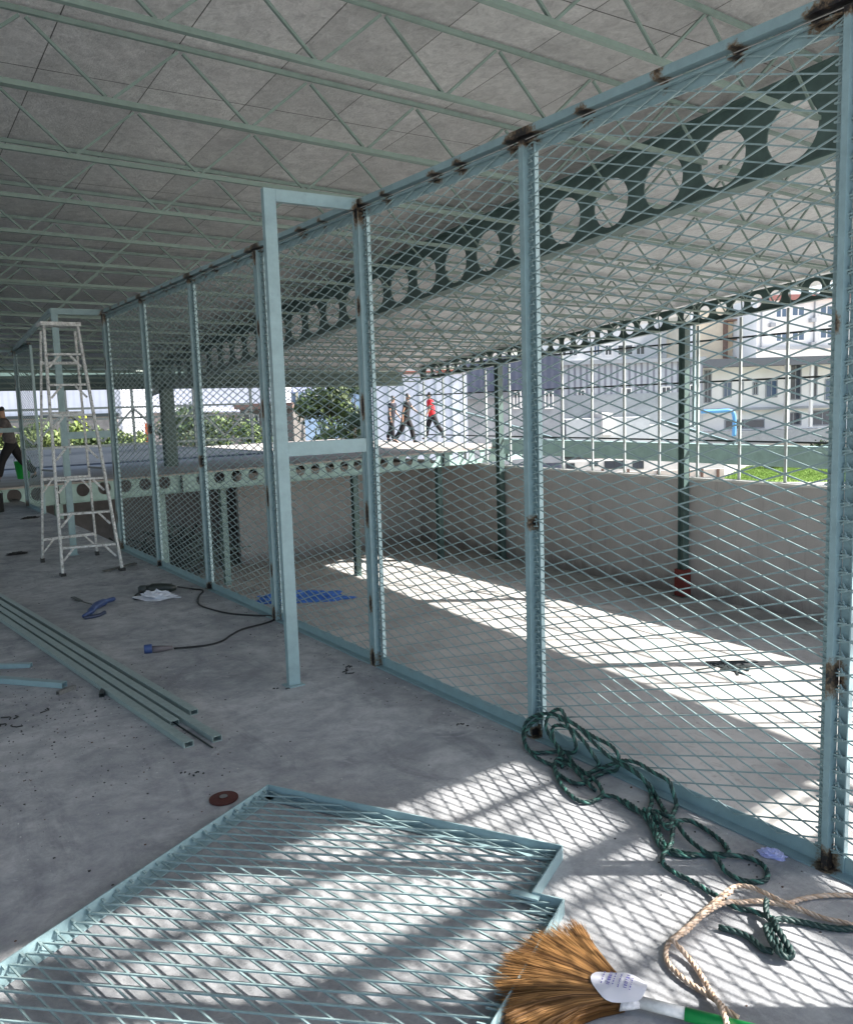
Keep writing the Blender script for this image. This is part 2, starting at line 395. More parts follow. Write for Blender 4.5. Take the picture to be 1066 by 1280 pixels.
for p,q in (((1.2,8.2,4.42),(4.2,3.2,4.75)),((5.0,3.0,4.45),(9.5,9.5,3.9)),((-3,12.5,3.75),(4.1,20,3.2))): b.tube([p,q],.009,6)
roof.part(b,'brace_rod',TRUSS)
b=MB(); b.bar((-3,-1.45,4.62),(13,-.35,4.6),.07,.09); roof.part(b,'shadow_cross_bar',TRUSS)  # unseen bar added to throw a diagonal shadow band over the gate leaf
b=MB(); b.bar((1.75,-3.2,4.95),(1.95,-.5,4.72),.09,.10); roof.part(b,'shadow_long_bar',TRUSS)  # second added bar, out of view, for the lengthwise shadow band

# ------------------------------------------------------------------ raised deck
DZ=.30
dl=lambda X:19.55+.15*(X-1.8)
deck=Thing('raised_deck',(8,24,DZ),'raised steel deck on a pale green holed beam behind the mesh fence','deck')
def deckx(m,N,L,b,tc):
    c=mixc(N,L,rng(N,L,noise(N,L,tc,.8,8,.7,sc=(.4,1,1)),.35,.65),(.26,.235,.215),(.42,.385,.35))
    L.new(c,b.inputs['Base Color'])
DECK=mat('deck_screed',(.4,.38,.35),.95,spec=.15,extra=deckx)
b=MB(); b.prism([(-14,dl(-14)-.06),(15.4,dl(15.4)-.06),(15.4,34),(9,34),(9,25.5),(-14,25.5)],DZ-.045,DZ); deck.part(b,'deck_slab',DECK)
def PD(u,v,w): 
    c=math.hypot(1,.15); return (u/c+(-.15/c)*w, dl(u/c)+w/c, .115+v)
b=MB(); cell_beam(b,-14,15.6,4.15,.468,.285,.25,.135,.012,PD,.15,.012,skip=lambda u:(round((u-4.15)/.468)%6)==5)
deck.part(b,'holed_beam',BEAMT)
for k in range(-24,24):
    if k%6==5:
        b=MB(); u=4.15+.468*k-.07; b.bar(PD(u,-.245,-.05),PD(u,.13,-.05),.03,.08,up=V((0,1,0))); deck.part(b,'stiffener_plate',DARKST)
for (x,y) in ((8.75,20.85),(5.45,22.2),(3.2,20.2),(6.3,20.4),(11.9,21.3),(0.9,20.0)):
    b=MB(); hcol(b,x,y,LZ,-.16,.16,.16,.012); deck.part(b,'column',BEAMT if y>21.5 or x<4 else BEAMD)
b=MB(); b.bar((-14,22,.12),(15,25,.12),.12,.22); b.bar((-14,26,.12),(15,28,.12),.12,.22); deck.part(b,'floor_joist',DARKST)
b=MB(); b.box((-13,26.8,LZ),(13.4,27,-.25)); o=b.obj('back_wall',mat('dim_block_wall',(.22,.21,.21),.9,0,3,.2)); tag(o,'dim block wall far back under the raised deck','wall')
# grey shed roofs beyond the deck
b=MB(); b.box((-14,25.52,-.2),(8.98,43,.26)); o=b.obj('low_roof',mat('bluish_sheet',(.03,.036,.043),.95,0,.6,.2,spec=.05)); tag(o,'low bluish sheet roof lying just beyond the raised deck','roof')  # shade put into its colour: near black, since sun reaches it here
# steel railing beyond the deck
RW=Thing('steel_railing',(2,33.7,DZ),'dark braced steel railing along the back of the raised deck','railing')
for z in (.55,1.55,1.95,2.75):
    b=MB(); b.bar((-8,33.7,z),(11.2,33.7,z),.06,.08); RW.part(b,'rail',DARKST)
for i in range(9):
    x=-8+i*2.4; b=MB(); b.bar((x,33.74,DZ),(x,33.74,2.8),.09,.09); RW.part(b,'post',DARKST)
for i in range(8):
    b=MB(); x=-8+i*2.4; b.bar((x,33.66,1.9),(x+1.2,33.66,.7),.06,.07); b.bar((x+2.4,33.66,1.9),(x+1.2,33.66,.7),.06,.07); RW.part(b,'brace',DARKST)
# edge beam and mullion screen behind the parapet
t=Thing('edge_beam',(14.3,8,.3),'plain teal edge beam running behind the parapet wall of the court','beam')
b=MB(); b.box((14.2,-4,.10),(14.23,21.6,.50)); b.box((14.2,-4,.503),(14.42,21.6,.56)); b.box((14.232,-4,.10),(14.4,21.6,.13)); t.part(b,'channel',BEAMT)
t=Thing('mullion_screen',(13.6,10,-.18),'tall open steel screen of thin posts and rails standing on the parapet','screen')
for i in range(22):
    Y=2.9+i*1.135
    if Y>25: break
    b=MB(); z1=4.24-.072*Y; b.box((13.56,Y-.03,-.179),(13.585,Y+.03,z1)); b.box((13.586,Y-.004,-.179),(13.63,Y+.004,z1)); t.part(b,'post',MULL)
for z in (.68,2.02,2.95):
    b=MB(); b.box((13.635,-3,z-.02),(13.665,25.2,z+.02)); t.part(b,'rail',DARKST)
b=MB(); b.bar((13.72,14.4,1.15),(13.72,12.2,.62),.05,.06); t.part(b,'brace',TEAL)
b=MB(); b.bar((13.72,24.2,1.75),(13.72,18.0,.62),.05,.06); t.part(b,'brace',TEAL)
b=MB(); b.bar((13.36,13.05,1.0),(13.36,13.05,3.3),.05,.06,up=V((0,1,0))); t.part(b,'post',TEAL)

# ================================================================== FENCE
P0=1.658; SP=1.595; H=3.0
bays_y=[P0+SP*i for i in range(7)]
posts=[(-2.5,0),(-.9,0),(.70,1)]+[(y,k) for y,k in zip(bays_y,(2,0,1,1,0,0,1))]+[(16.4,3),(18.0,1)]
fence=Thing('mesh_fence',(0,6,0),'tall teal diamond mesh fence on welded steel posts with scorched joints','fence')
random.seed(3)
def burnfn(pts):
    def f(co):
        w=V(co)+fence.loc; v=0
        for p,ry,rz in pts:
            d=w-V(p); q=math.sqrt((d.y/ry)**2+(d.z/rz)**2+(d.x/.09)**2); v=max(v,1.25-q)
        return max(0,min(1,v))
    return f
def post(y,kind):
    b=MB(); n=130
    def vert(x0,x1,ya,yb,z0=0,z1=H-.05):
        xm,ym=(x0+x1)/2,(ya+yb)/2; b.bar((xm,ym,z0),(xm,ym,z1),abs(yb-ya),abs(x1-x0),up=V((1,0,0)),n=n)
    if kind==0:   # tube with flange on the near side
        vert(-.035,.020,y-.005,y+.028); vert(.014,.020,y-.046,y-.0055); vert(-.004,.020,y-.052,y-.0465)
    elif kind==1: # double
        vert(-.045,.01,y+.003,y+.036); vert(-.04,.01,y-.027,y+.001); vert(.014,.020,y-.066,y-.0275); vert(-.004,.020,y-.072,y-.0665)
    elif kind==2:
        vert(-.03,.012,y-.012,y+.012); vert(.014,.020,y+.0125,y+.052); vert(.014,.020,y-.054,y-.0125); vert(-.004,.020,y-.060,y-.0545)
    else: vert(-.02,.02,y-.03,y+.03)
    if kind in (0,3): zs=[(1.9+random.uniform(-.9,.9),.02,.05)] if kind==0 and random.random()<.8 else []
    else: zs=[(2.93,.035,.12),(2.35,.022,.08),(1.72,.020,.10),(1.02,.022,.11),(.42,.02,.08),(.05,.04,.09)]
    if kind==2: zs=[(2.97,.07,.06),(1.95,.015,.05),(.72,.022,.09),(.04,.035,.06)]
    if kind==0: zs.append((2.97,.07,.06)); zs.append((.03,.025,.035))
    far= y>8
    pts=[((0,y+random.uniform(-.01,.01)+(.002 if kind==1 else 0),z),ry*(1.3 if far else 1),rz*(1.25 if far else 1)) for z,ry,rz in zs]
    o=fence.part(b,'post',TEAL); attr(o,'burn',burnfn(pts)); return o
for y,k in posts: post(y,k)
def rail(y0_,y1_,top,nm):
    b=MB(); n=max(4,int((y1_-y0_)/.025))
    if top:
        b.bar((-.018,y0_,2.981),(-.018,y1_,2.981),.05,.036,n=n); b.bar((.012,y0_,2.925),(.012,y1_,2.925),.005,.07,n=n); b.bar((-.012,y0_,2.936),(-.012,y1_,2.936),.022,.006,n=n)
        pts=[((0,y,2.965+random.uniform(-.02,.02)),random.uniform(.035,.08),random.uniform(.022,.045)) for y in [y0_+.2+i*.40+random.uniform(-.1,.1) for i in range(int((y1_-y0_)/.4))]]
        pts+=[((0,yy,2.97),.12,.06) for yy,_ in posts if y0_<=yy<=y1_]
    else:
        b.bar((-.018,y0_,.004),(-.018,y1_,.004),.055,.007,n=n); b.bar((.006,y0_,.034),(.006,y1_,.034),.006,.066,n=n)
        pts=[((0,yy,.03),.06,.05) for yy,_ in posts]
    o=fence.part(b,nm,TEAL); attr(o,'burn',burnfn(pts)); return o
for y0_,y1_ in ((-2.5,11.23),(16.4,18.0)):
    rail(y0_,y1_,True,'top_rail'); rail(y0_,y1_,False,'bottom_rail')
A_,B_=.0965,.030
def diamond_lines(w,h,ph=0):
    """wire segments of a diamond mesh in a w x h window"""
    out=[]; s_=B_/A_; n=int((h+w*s_)/(2*B_))+3
    for sg in (1,-1):
        for k in range(-n,n*2):
            z0=k*2*B_+ph; pts=[]
            ya,yb=0.0,w
            za=z0; zb=z0+sg*s_*w
            # clip to 0..h
            if sg>0: lo=max(0,(0-za)/s_); hi=min(w,(h-za)/s_)
            else: lo=max(0,(za-h)/s_); hi=min(w,za/s_)
            if hi-lo>.03: out.append((sg,lo,za+sg*s_*lo,hi,za+sg*s_*hi))
    return out
def mesh_panel(w,h,hooks=True):
    b=MB(); r=random.Random(int(w*100))
    for sg,ya,za,yb,zb in diamond_lines(w,h):
        x=.004 if sg>0 else -.0015
        L=yb-ya; n=max(1,int(L/.193)); 
        m_=max(1,int(L/.30)); q0=V((x,ya,za))
        for k in range(m_):
            t_=(k+1)/m_; q1=V((x,ya+(yb-ya)*t_,za+(zb-za)*t_))
            if k<m_-1: q1+=V((r.uniform(-.0022,.0022),0,r.uniform(-.0022,.0022)))
            b.bar(q0,q1,.0045,.0056,up=V((0,0,1)),caps=False); q0=q1
    if hooks:
        z=.03
        while z<h-.03:
            for y,s_ in ((.016,1),(w-.016,-1)):
                b.bar((-.004,y-.018*s_,z),(-.008,y+.016*s_,z+.004),.006,.006); b.bar((-.008,y+.012*s_,z),(.0,y-.002*s_,z+.020),.005,.005)
            z+=.06
    return b
pm={}
edges=[q for q in posts if q[0]<11.5]
for (ya,ka),(yb,kb) in list(zip(edges,edges[1:]))+[((16.4,3),(18.0,1))]:
    oa={0:.030,1:.038,2:.014,3:.03}[ka]; ob={0:.010,1:.030,2:.014,3:.03}[kb]
    w=round(yb-ya-oa-ob,3)
    if w not in pm: pm[w]=mesh_panel(w,2.90).mesh('diamond_mesh',TEALW)
    fence.put(pm[w],'mesh_panel',V((-.004,ya+oa,.05)))
# door frames standing square to the fence
def door_frame(y,w,label,loose=False,bw=.075):
    t=Thing('door_frame',(-w/2,y,0),label,'door frame','open teal door frames standing out from the fence')
    def P(mb,x0,x1,z0,z1,d=.035): mb.box((x0,y-d,z0),(x1,y+d*.0+.0,z1))
    b=MB(); b.bar((-w,y-.02,.006),(-w,y-.02,H),bw,.04,up=V((0,1,0)),n=60); j=t.part(b,'jamb',TEAL)
    b=MB(); b.bar((-w+bw/2+.0005,y-.02,H-.035),(-.05,y-.02,H-.035),.04,.07,n=30); hd=t.part(b,'head',TEAL)
    b=MB(); b.bar((-w+bw/2+.0005,y-.02,1.475),(-.05,y-.02,1.475),.04,.085); t.part(b,'mid_rail',TEAL)
    b=MB(); b.box((-w-.06,y-.07,.0),(-w+.055,y+.03,.0055)); t.part(b,'base_plate',TEAL)
    attr(hd,'burn',lambda co:max(0,min(1,1.15-math.hypot((co.x+t.loc.x+.05)/.06,(co.z-H+.05)/.05))))
    return t
door_frame(bays_y[2],.632,'near open teal door frame, the tallest in view, standing out from the fence')
door_frame(bays_y[6],.60,'distant open teal door frame standing behind the paint splashed stepladder')
door_frame(18.0,1.3,'farthest door frame at the left edge, its mid rail in front of the person with a bucket',bw=.09)
o=MB().bar((-.62,11.23,2.975),(.09,19.4,2.975),.05,.05).obj('overhead_rail',TEAL); tag(o,'thin overhead teal rail running from above the stepladder to the last fence post','rail')
# ================================================================== THINGS ON THE FLOOR
e1=V((-.87,-.493,0)).normalized(); e2=V((.493,-.87,0)).normalized()
GA=V((-1.398,3.47,0)); GL,GW=2.35,1.365
gate=Thing('gate_leaf',GA,'unhung teal mesh gate leaf lying flat on the concrete in the foreground','gate leaf')
def G(a,c,z): return GA+e1*a+e2*c+V((0,0,z))
g1=GW+.112
outline=[(0,0),(0,GW),(.337,GW),(.337,g1),(GL,g1),(GL,0)]
for i in range(6):
    p,q=outline[i],outline[(i+1)%6]; b=MB()
    P=G(p[0],p[1],0);Q=G(q[0],q[1],0); d=(Q-P).normalized(); inn=V((0,0,1)).cross(d)
    if i in (1,): pass
    inn=d.cross(V((0,0,1)))*-1
    cen=G(1.2,.7,0)
    if (cen-P).dot(inn)<0: inn=-inn
    b.bar(P+V((0,0,.028)),Q+V((0,0,.028)),.005,.055,n=20); 
    b.bar(P+inn*.024+V((0,0,.006)),Q+inn*.024+V((0,0,.006)),.04,.005)
    o=gate.part(b,'frame_angle',TEAL)
    attr(o,'burn',lambda co:0.0)
# lock box fold at the notch
b=MB(); b.bar(G(.352,GW+.03,.046),G(.352,GW-.07,.046),.030,.008); o=gate.part(b,'lock_plate',TEAL)
b=MB()
for sg,ya,za,yb,zb in diamond_lines(g1-.012,GL-.02):
    # local y -> across (e2), z -> along (e1)
    lim=lambda zc: 1e9
    x=.0305 if sg>0 else .0345
    # clip at the notch: across limit is GW where along<.337
    segs=[(ya,za,yb,zb)]
    if min(za,zb)<.337:
        s_=(zb-za)/(yb-ya); pts=[]
        yc=min(yb,GW-.008)
        if s_>0:
            yk=ya+(.337-za)/s_
            if yk<GW: segs=[(ya,za,yb,zb)]
            else: segs=[(ya,za,yc,za+s_*(yc-ya))]
        else:
            yk=ya+(.337-za)/s_
            if yk<GW or za<.337: segs=[(ya,za,yc,za+s_*(yc-ya))]
            else: segs=[(ya,za,yb,zb)] if zb>.337 else [(ya,za,min(yb,yk),.337+.0)]
    for (p,q,r_,s2) in segs:
        if r_-p<.02: continue
        L=r_-p; n=max(1,int(round(L/.193)))
        b.bar(G(q+.008,p+.006,x),G(s2+.008,r_+.006,x),.0055,.0055)
z=.04
while z<GL-.02:
    b.bar(G(z,.003,.044),G(z+.004,.022,.040),.009,.008)
    if z>.36: b.bar(G(z,g1-.004,.030),G(z+.01,g1-.05,.034),.005,.005)
    elif z<.33: b.bar(G(z,GW-.004,.030),G(z+.01,GW-.05,.034),.005,.005)
    z+=.0655
gate.part(b,'mesh_panel',TEALW)
# two pressed edge wires along the far edge
b=MB()
for k in range(14): 
    c=.05+k*.097
    if c<GW-.05: b.bar(G(.006,c,.042),G(.05,c+.06,.034),.010,.006); b.bar(G(.05,c+.06,.034),G(.01,c+.09,.036),.008,.005)


# steel tubes
def boxtube(name,p,q,w,h,label,cat,mt,group=None,th=.003,spl=True):
    p=V(p);q=V(q); d=(q-p).normalized(); side=d.cross(V((0,0,1))).normalized(); up=V((0,0,1))
    b=MB(); r_=.004
    def ring(c,ww,hh):
        out=[]
        for a,b2 in ((-1,-1),(1,-1),(1,1),(-1,1)):
            out.append(c+side*a*ww/2+up*b2*hh/2)
        return out
    for e,(c,f) in enumerate(((p,1),(q,-1))): pass
    O0,O1=ring(p,w,h),ring(q,w,h); I0,I1=ring(p,w-2*th,h-2*th),ring(q,w-2*th,h-2*th)
    for j in range(4):
        k=(j+1)%4
        b.quad(O0[j],O0[k],O1[k],O1[j]); b.quad(I0[k],I0[j],I1[j],I1[k]); b.quad(O0[k],O0[j],I0[j],I0[k]); b.quad(O1[j],O1[k],I1[k],I1[j])
    base=p
    b.v=[tuple(V(v)-base) for v in b.v]; o=b.obj(name,mt); o.location=base
    return tag(o,label,cat,group)
GT='galvanised steel tubes lying side by side'
def tl(xe,ye,L=6.0,z=.0165): d=V((-.094,1,0)).normalized(); return (xe,ye,z),tuple(V((xe,ye,z))+d*L)
for (x,y,w,lab) in ((-1.315,4.70,.047,'galvanised steel tube on the fence side of the bundle, ending farthest back'),
                  (-1.352+.0,4.231,.050,'galvanised steel tube with the longest reach to the right, second from the fence side'),
                  (-1.458,4.60,.050,'galvanised steel tube with the end set back between two longer ones in the bundle'),
                  (-1.497,4.251,.052,'galvanised steel tube on the outer left side of the bundle, nearest the short teal offcut')):
    p,q=tl(x,y); boxtube('steel_tube',p,q,w,.031,lab,'steel tube',GALV,GT)
o=MB().tube([(-1.405,4.16,.005),(-1.82,8.6,.005)],.0045,6).obj('steel_rod',DARKST); tag(o,'thin dark steel rod poking out between the ends of the steel tubes','steel rod')
boxtube('tube_offcut',(-1.809,5.72,.02),(-2.62,6.72,.02),.05,.036,'short teal painted tube left of the long steel tubes, its cut end showing','tube offcut',TEAL)
boxtube('tube_offcut',(-1.90,6.35,.016),(-2.8,6.95,.016),.04,.03,'teal tube mostly outside the picture behind the short cut tube at the left edge','tube offcut',TEAL)
boxtube('tube_offcut',(-1.875,5.59,.012),(-1.76,5.66,.012),.028,.024,'tiny bare steel tube offcut below the end of the short teal tube','tube offcut',mat('bare_steel',(.22,.22,.21),.4,.5,30,.3))
boxtube('tube_offcut',(-1.665,5.37,.013),(-1.63,5.47,.013),.03,.024,'stubby dark tube offcut touching the outer side of the tube bundle','tube offcut',DARKST)
# cutting disc
b=MB(); b.lathe([(.012,.012),(.022,.012),(.024,.014),(.06,.010),(.064,.011),(.064,.005),(.06,.004),(.012,.004)],(0,0,0),seg=40); b.lathe([(.022,.0122),(.020,.0165),(.012,.0165)],(0,0,0),seg=30)
o=b.obj('cutting_disc',mat('worn_abrasive',(.075,.02,.015),.9,0,200,.5,.3,300)); o.location=(-1.573,3.559,0); o.rotation_euler=(.02,-.03,0); tag(o,'used reddish brown cutting disc on the concrete near the corner of the gate leaf','cutting disc')
b=MB(); b.lathe([(.011,.0),(.011,.018),(.018,.019),(.018,.0185)],(0,0,0)); q=b.obj('hub_ring',mat('bare_steel',(.3,.3,.3))); q.parent=o
# stepladder
lad=Thing('stepladder',(-.7,10.3,0),'tall paint splashed aluminium stepladder standing in front of the far door frame','stepladder')
FLb,FRb,BLb,BRb=V((-1.008,9.811,0)),V((-.416,9.683,0)),V((-1.014,10.911,0)),V((-.379,10.968,0))
FLt,FRt,BLt,BRt=V((-.93,10.12,2.69)),V((-.59,10.09,2.69)),V((-.945,10.22,2.64)),V((-.60,10.19,2.64))
for p,q,nm in ((FLb,FLt,'front_rail'),(FRb,FRt,'front_rail')):
    b=MB(); b.bar(p+V((0,0,.03)),q,.024,.052,up=V((0,1,0)),n=4); o=lad.part(b,nm,WHITEP)
    b=MB(); b.bar(p-V((0,.05,-.015)),p+V((0,.05,.015)),.055,.03); q2=b.obj('rubber_foot',BLACKRUB); q2.parent=o; q2.location=-lad.loc
for p,q,nm in ((BLb,BLt,'rear_rail'),(BRb,BRt,'rear_rail')):
    b=MB(); b.bar(p+V((0,0,.03)),q,.022,.028,up=V((0,1,0)),n=4); o=lad.part(b,nm,WHITEP)
    b=MB(); b.box((p.x-.022,p.y-.025,0),(p.x+.022,p.y+.025,.05)); q2=b.obj('rubber_foot',BLACKRUB); q2.parent=o; q2.location=-lad.loc
for z in (.30,.66,1.03,1.38,1.72,2.05,2.38):
    t_=z/2.69; a=FLb.lerp(FLt,t_); c=FRb.lerp(FRt,t_); b=MB()
    b.bar(a+V((.017,0,0)),c-V((.017,0,0)),.085,.022)
    o=lad.part(b,'step',WHITEP)
    for u,v in ((a,c),(c,a)):
        b=MB(); dd=(v-u).normalized(); b.bar(u+V((0,.0,-.14))+dd*.02,u+dd*.13+V((0,0,-.012)),.022,.006,up=V((0,1,0)))
        lad.part(b,'step_brace',WHITEP)
for z in (.28,1.0,1.75,2.3):
    t_=z/2.64; a=BLb.lerp(BLt,t_); c=BRb.lerp(BRt,t_); b=MB(); b.bar(a,c,.03,.03)
    if z<2: b.bar(a+V((0,0,-.15)),a.lerp(c,.22),.018,.006,up=V((0,1,0))); b.bar(c+V((0,0,-.15)),c.lerp(a,.22),.018,.006,up=V((0,1,0)))
    lad.part(b,'rear_bar',WHITEP)
b=MB(); b.box((-.975,10.03,2.685),(-.565,10.26,2.725)); lad.part(b,'top_cap',WHITEP)
for a,c in ((FLb.lerp(FLt,.42),BLb.lerp(BLt,.42)),(FRb.lerp(FRt,.42),BRb.lerp(BRt,.42))):
    b=MB(); b.bar(a,c,.02,.006,up=V((1,0,0))); lad.part(b,'spreader',DARKST)
o=MB().bar((-.60,9.72,.012),(-.20,9.93,.02),.05,.014).obj('wood_scrap',mat('dirty_board',(.10,.10,.09),.8,0,20,.3)); tag(o,'dark flat scrap lying beside the right front foot of the stepladder','scrap')
# power tool, bag, plug and cable
RUBX=BLACKRUB
t=Thing('power_tool',(-.42,8.15,0),'black hand held power tool lying on the concrete near the fence','power tool')
b=MB(); d=V((.85,-.5,0)).normalized(); c=V((-.56,8.22,.05)); b.tube([c,c+d*.05,c+d*.14,c+d*.22,c+d*.27],[.03,.052,.05,.042,.022],14); t.part(b,'body',mat('dark_green_black_plastic',(.014,.022,.02),.45,0,20,.3),True)
b=MB(); b.lathe([(.02,-.035),(.045,-.03),(.048,.02),(.03,.035)],c-d*.04+V((0,0,.0)),V((0,0,1)),16); t.part(b,'gear_head',DARKST,True)
b=MB(); b.tube([c-d*.02+V((0,0,0)),c-d*.02+V((.06,.11,.0)),c-d*.02+V((.09,.16,-.02))],[.014,.018,.016],10); t.part(b,'side_handle',BLACKRUB,True)
b=MB(); b.lathe([(.02,0),(.065,.004),(.065,.008),(.02,.012)],c-d*.04-V((0,0,.047)),V((.1,.1,1)),24); t.part(b,'disc',DARKST)
def blob_mesh(rx,ry,rz,seed,amp=.35,n=26,mrows=12):
    r=random.Random(seed); b=MB(); ph=[(r.uniform(0,6.28),r.uniform(2,9),r.uniform(0,6.28),r.uniform(2,7)) for _ in range(7)]
    rows=[]
    for i in range(mrows+1):
        a=math.pi/2*i/mrows; row=[]
        for j in range(n):
            t=2*math.pi*j/n; k=1+amp*sum(math.sin(p+q*t)*math.sin(s_+u*a*2) for p,q,s_,u in ph)/3
            row.append(len(b.v)); b.v.append((rx*math.cos(t)*math.cos(a)*k,ry*math.sin(t)*math.cos(a)*k,max(0,rz*math.sin(a)*k)))
        rows.append(row)
    for i in range(mrows):
        for j in range(n):
            k=(j+1)%n; b.f.append((rows[i][j],rows[i][k],rows[i+1][k],rows[i+1][j])); b.m.append(0)
    return b
PLASTIC=mat('crumpled_clear_plastic',(.55,.57,.62),.25,0,8,.2,spec=.8)
o=blob_mesh(.17,.085,.06,4,.5).obj('plastic_bag',PLASTIC); o.location=(-.55,7.96,0); o.rotation_euler[2]=-.6; tag(o,'crumpled pale plastic bag beside the black power tool','plastic bag')
o=blob_mesh(.05,.028,.025,9,.25).obj('plastic_scrap',mat('violet_plastic',(.45,.47,.75),.3,0,30,.2,spec=.7)); o.location=(-.085,1.83,0); o.rotation_euler[2]=1.9; tag(o,'small shiny bluish plastic scrap beside the foot of the nearest fence post','plastic scrap')
pc=Thing('power_cable',(-.5,6.9,0),'thin black power cable snaking over the concrete to its blue capped plug','cable')
cab=resample(catmull([(-.30,8.12,.05),(-.16,8.10,.012),(-.10,7.98,.007),(-.22,7.75,.007),(-.335,7.42,.007),(-.31,7.12,.007),(-.24,6.88,.007),(-.12,6.70,.007),(-.02,6.58,.007),(-.03,6.46,.007),(-.16,6.38,.007),(-.36,6.33,.007),(-.50,6.22,.007),(-.62,6.10,.007),(-.76,6.06,.007),(-.98,6.11,.014)],8),.03)
b=MB(); b.tube(cab,.0075,8); pc.part(b,'cord',BLACKRUB,True)
cab2=resample(catmull([(-.58,8.22,.06),(-.70,8.16,.01),(-.73,8.05,.008),(-.66,7.98,.008)],8),.03)
b=MB(); b.tube(cab2,.0075,8); pc.part(b,'cord_end',BLACKRUB,True)
d=V((-.95,.28,0)).normalized(); p=V((-.99,6.11,.024))
b=MB(); b.tube([p,p+d*.03,p+d*.08,p+d*.14],[.014,.018,.024,.027],16); pl=pc.part(b,'plug_grip',mat('grey_brown_plastic',(.13,.115,.12),.5),True)
b=MB(); b.lathe([(.031,0),(.033,.004),(.033,.05),(.031,.055),(.027,.055),(.027,.01),(.0,.01)],p+d*.141+V((0,0,.009)),d,20); pc.part(b,'plug_cap',BLUEPL,True)
# blue tool with dark tip
t=Thing('hand_tool',(-1.1,7.85,0),'dark blue hand tool with a thin grey blade lying between tubes and cable','hand tool')
b=MB(); b.tube(catmull([(-1.28,7.60,.02),(-1.20,7.70,.03),(-1.12,7.85,.04),(-1.0,8.0,.035),(-.90,8.09,.03)],5),[.016]*5+[.03]*5+[.034]*5+[.022]*5+[.015],12); t.part(b,'handle',BLUEPL,True)
b=MB(); b.tube(catmull([(-1.28,7.56,.014),(-1.17,7.58,.012),(-1.09,7.66,.014)],5),.016,8); t.part(b,'jaw',mat('navy_plastic',(.02,.035,.08),.4),True)
b=MB(); b.tube([(-1.12,7.98,.03),(-1.14,8.2,.015),(-1.17,8.5,.008)],[.006,.006,.004],8); b.bar((-1.15,8.3,.013),(-1.17,8.55,.009),.035,.006); t.part(b,'blade',DARKST)
# bucket edge at far left, dark scrap
t=Thing('paint_can',(-.42,18.35,0),'small black can standing at the far left end of the floor','can')
v_=onz(-3,640,0); can=V((v_.x,v_.y,0)); t.o.location=can; t.loc=can.copy()
b=MB(); b.lathe([(.115,0),(.12,.01),(.12,.32),(.125,.325),(.125,.34),(.105,.34),(.105,.32)],can,seg=24); t.part(b,'body',BLACKRUB,True)
b=MB(); b.tube([can+V((.12*math.cos(a),.02,.33+.09*math.sin(a))) for a in [math.pi*i/10 for i in range(11)]],.004,6); t.part(b,'handle',DARKST)
for (x,y,l,a,lab) in ((38,648,.30,.3,'black crumpled strip on the floor between the last fence post and the stepladder'),(22,693,.24,.1,'small dark flat piece on the floor near the left edge, level with the stepladder feet')):
    p=onz(x,y,0); o=blob_mesh(l/2,.05,.03,int(x),.4).obj('floor_scrap',BLACKRUB); o.location=p; o.rotation_euler[2]=a; tag(o,lab,'scrap')
for (x,y,l,a,lab) in ((440,836,.09,.5,'bent dark scrap beside the base of the door jamb post'),(585,906,.05,.2,'curled black shaving on the floor between the gate leaf and the green rope'),(246,970,.035,1.0,'small dark crumb on the floor above the cutting disc'),(228,969,.025,1.6,'small dark crumb on the floor to the left of another one'),(20,900,.16,.8,'scatter of black shavings at the left edge below the short teal tube'),(352,862,.04,.3,'small nut beside the base plate of the near door frame')):
    p=onz(x,y,0); r=random.Random(x); b=MB()
    for k in range(6 if l>.08 else 3):
        c=p+V((r.uniform(-l,l),r.uniform(-l,l),.004)); t0=r.uniform(0,6.28); rr=l*r.uniform(.15,.4)
        b.tube([c+V((rr*math.cos(t0+u*.5),rr*.6*math.sin(t0+u*.5),.003*abs(math.sin(u)))) for u in range(5)],.0035,5)
    b.v=[tuple(V(q)-p) for q in b.v]; o=b.obj('metal_shaving',BLACKRUB); o.location=p; tag(o,lab,'shavings')
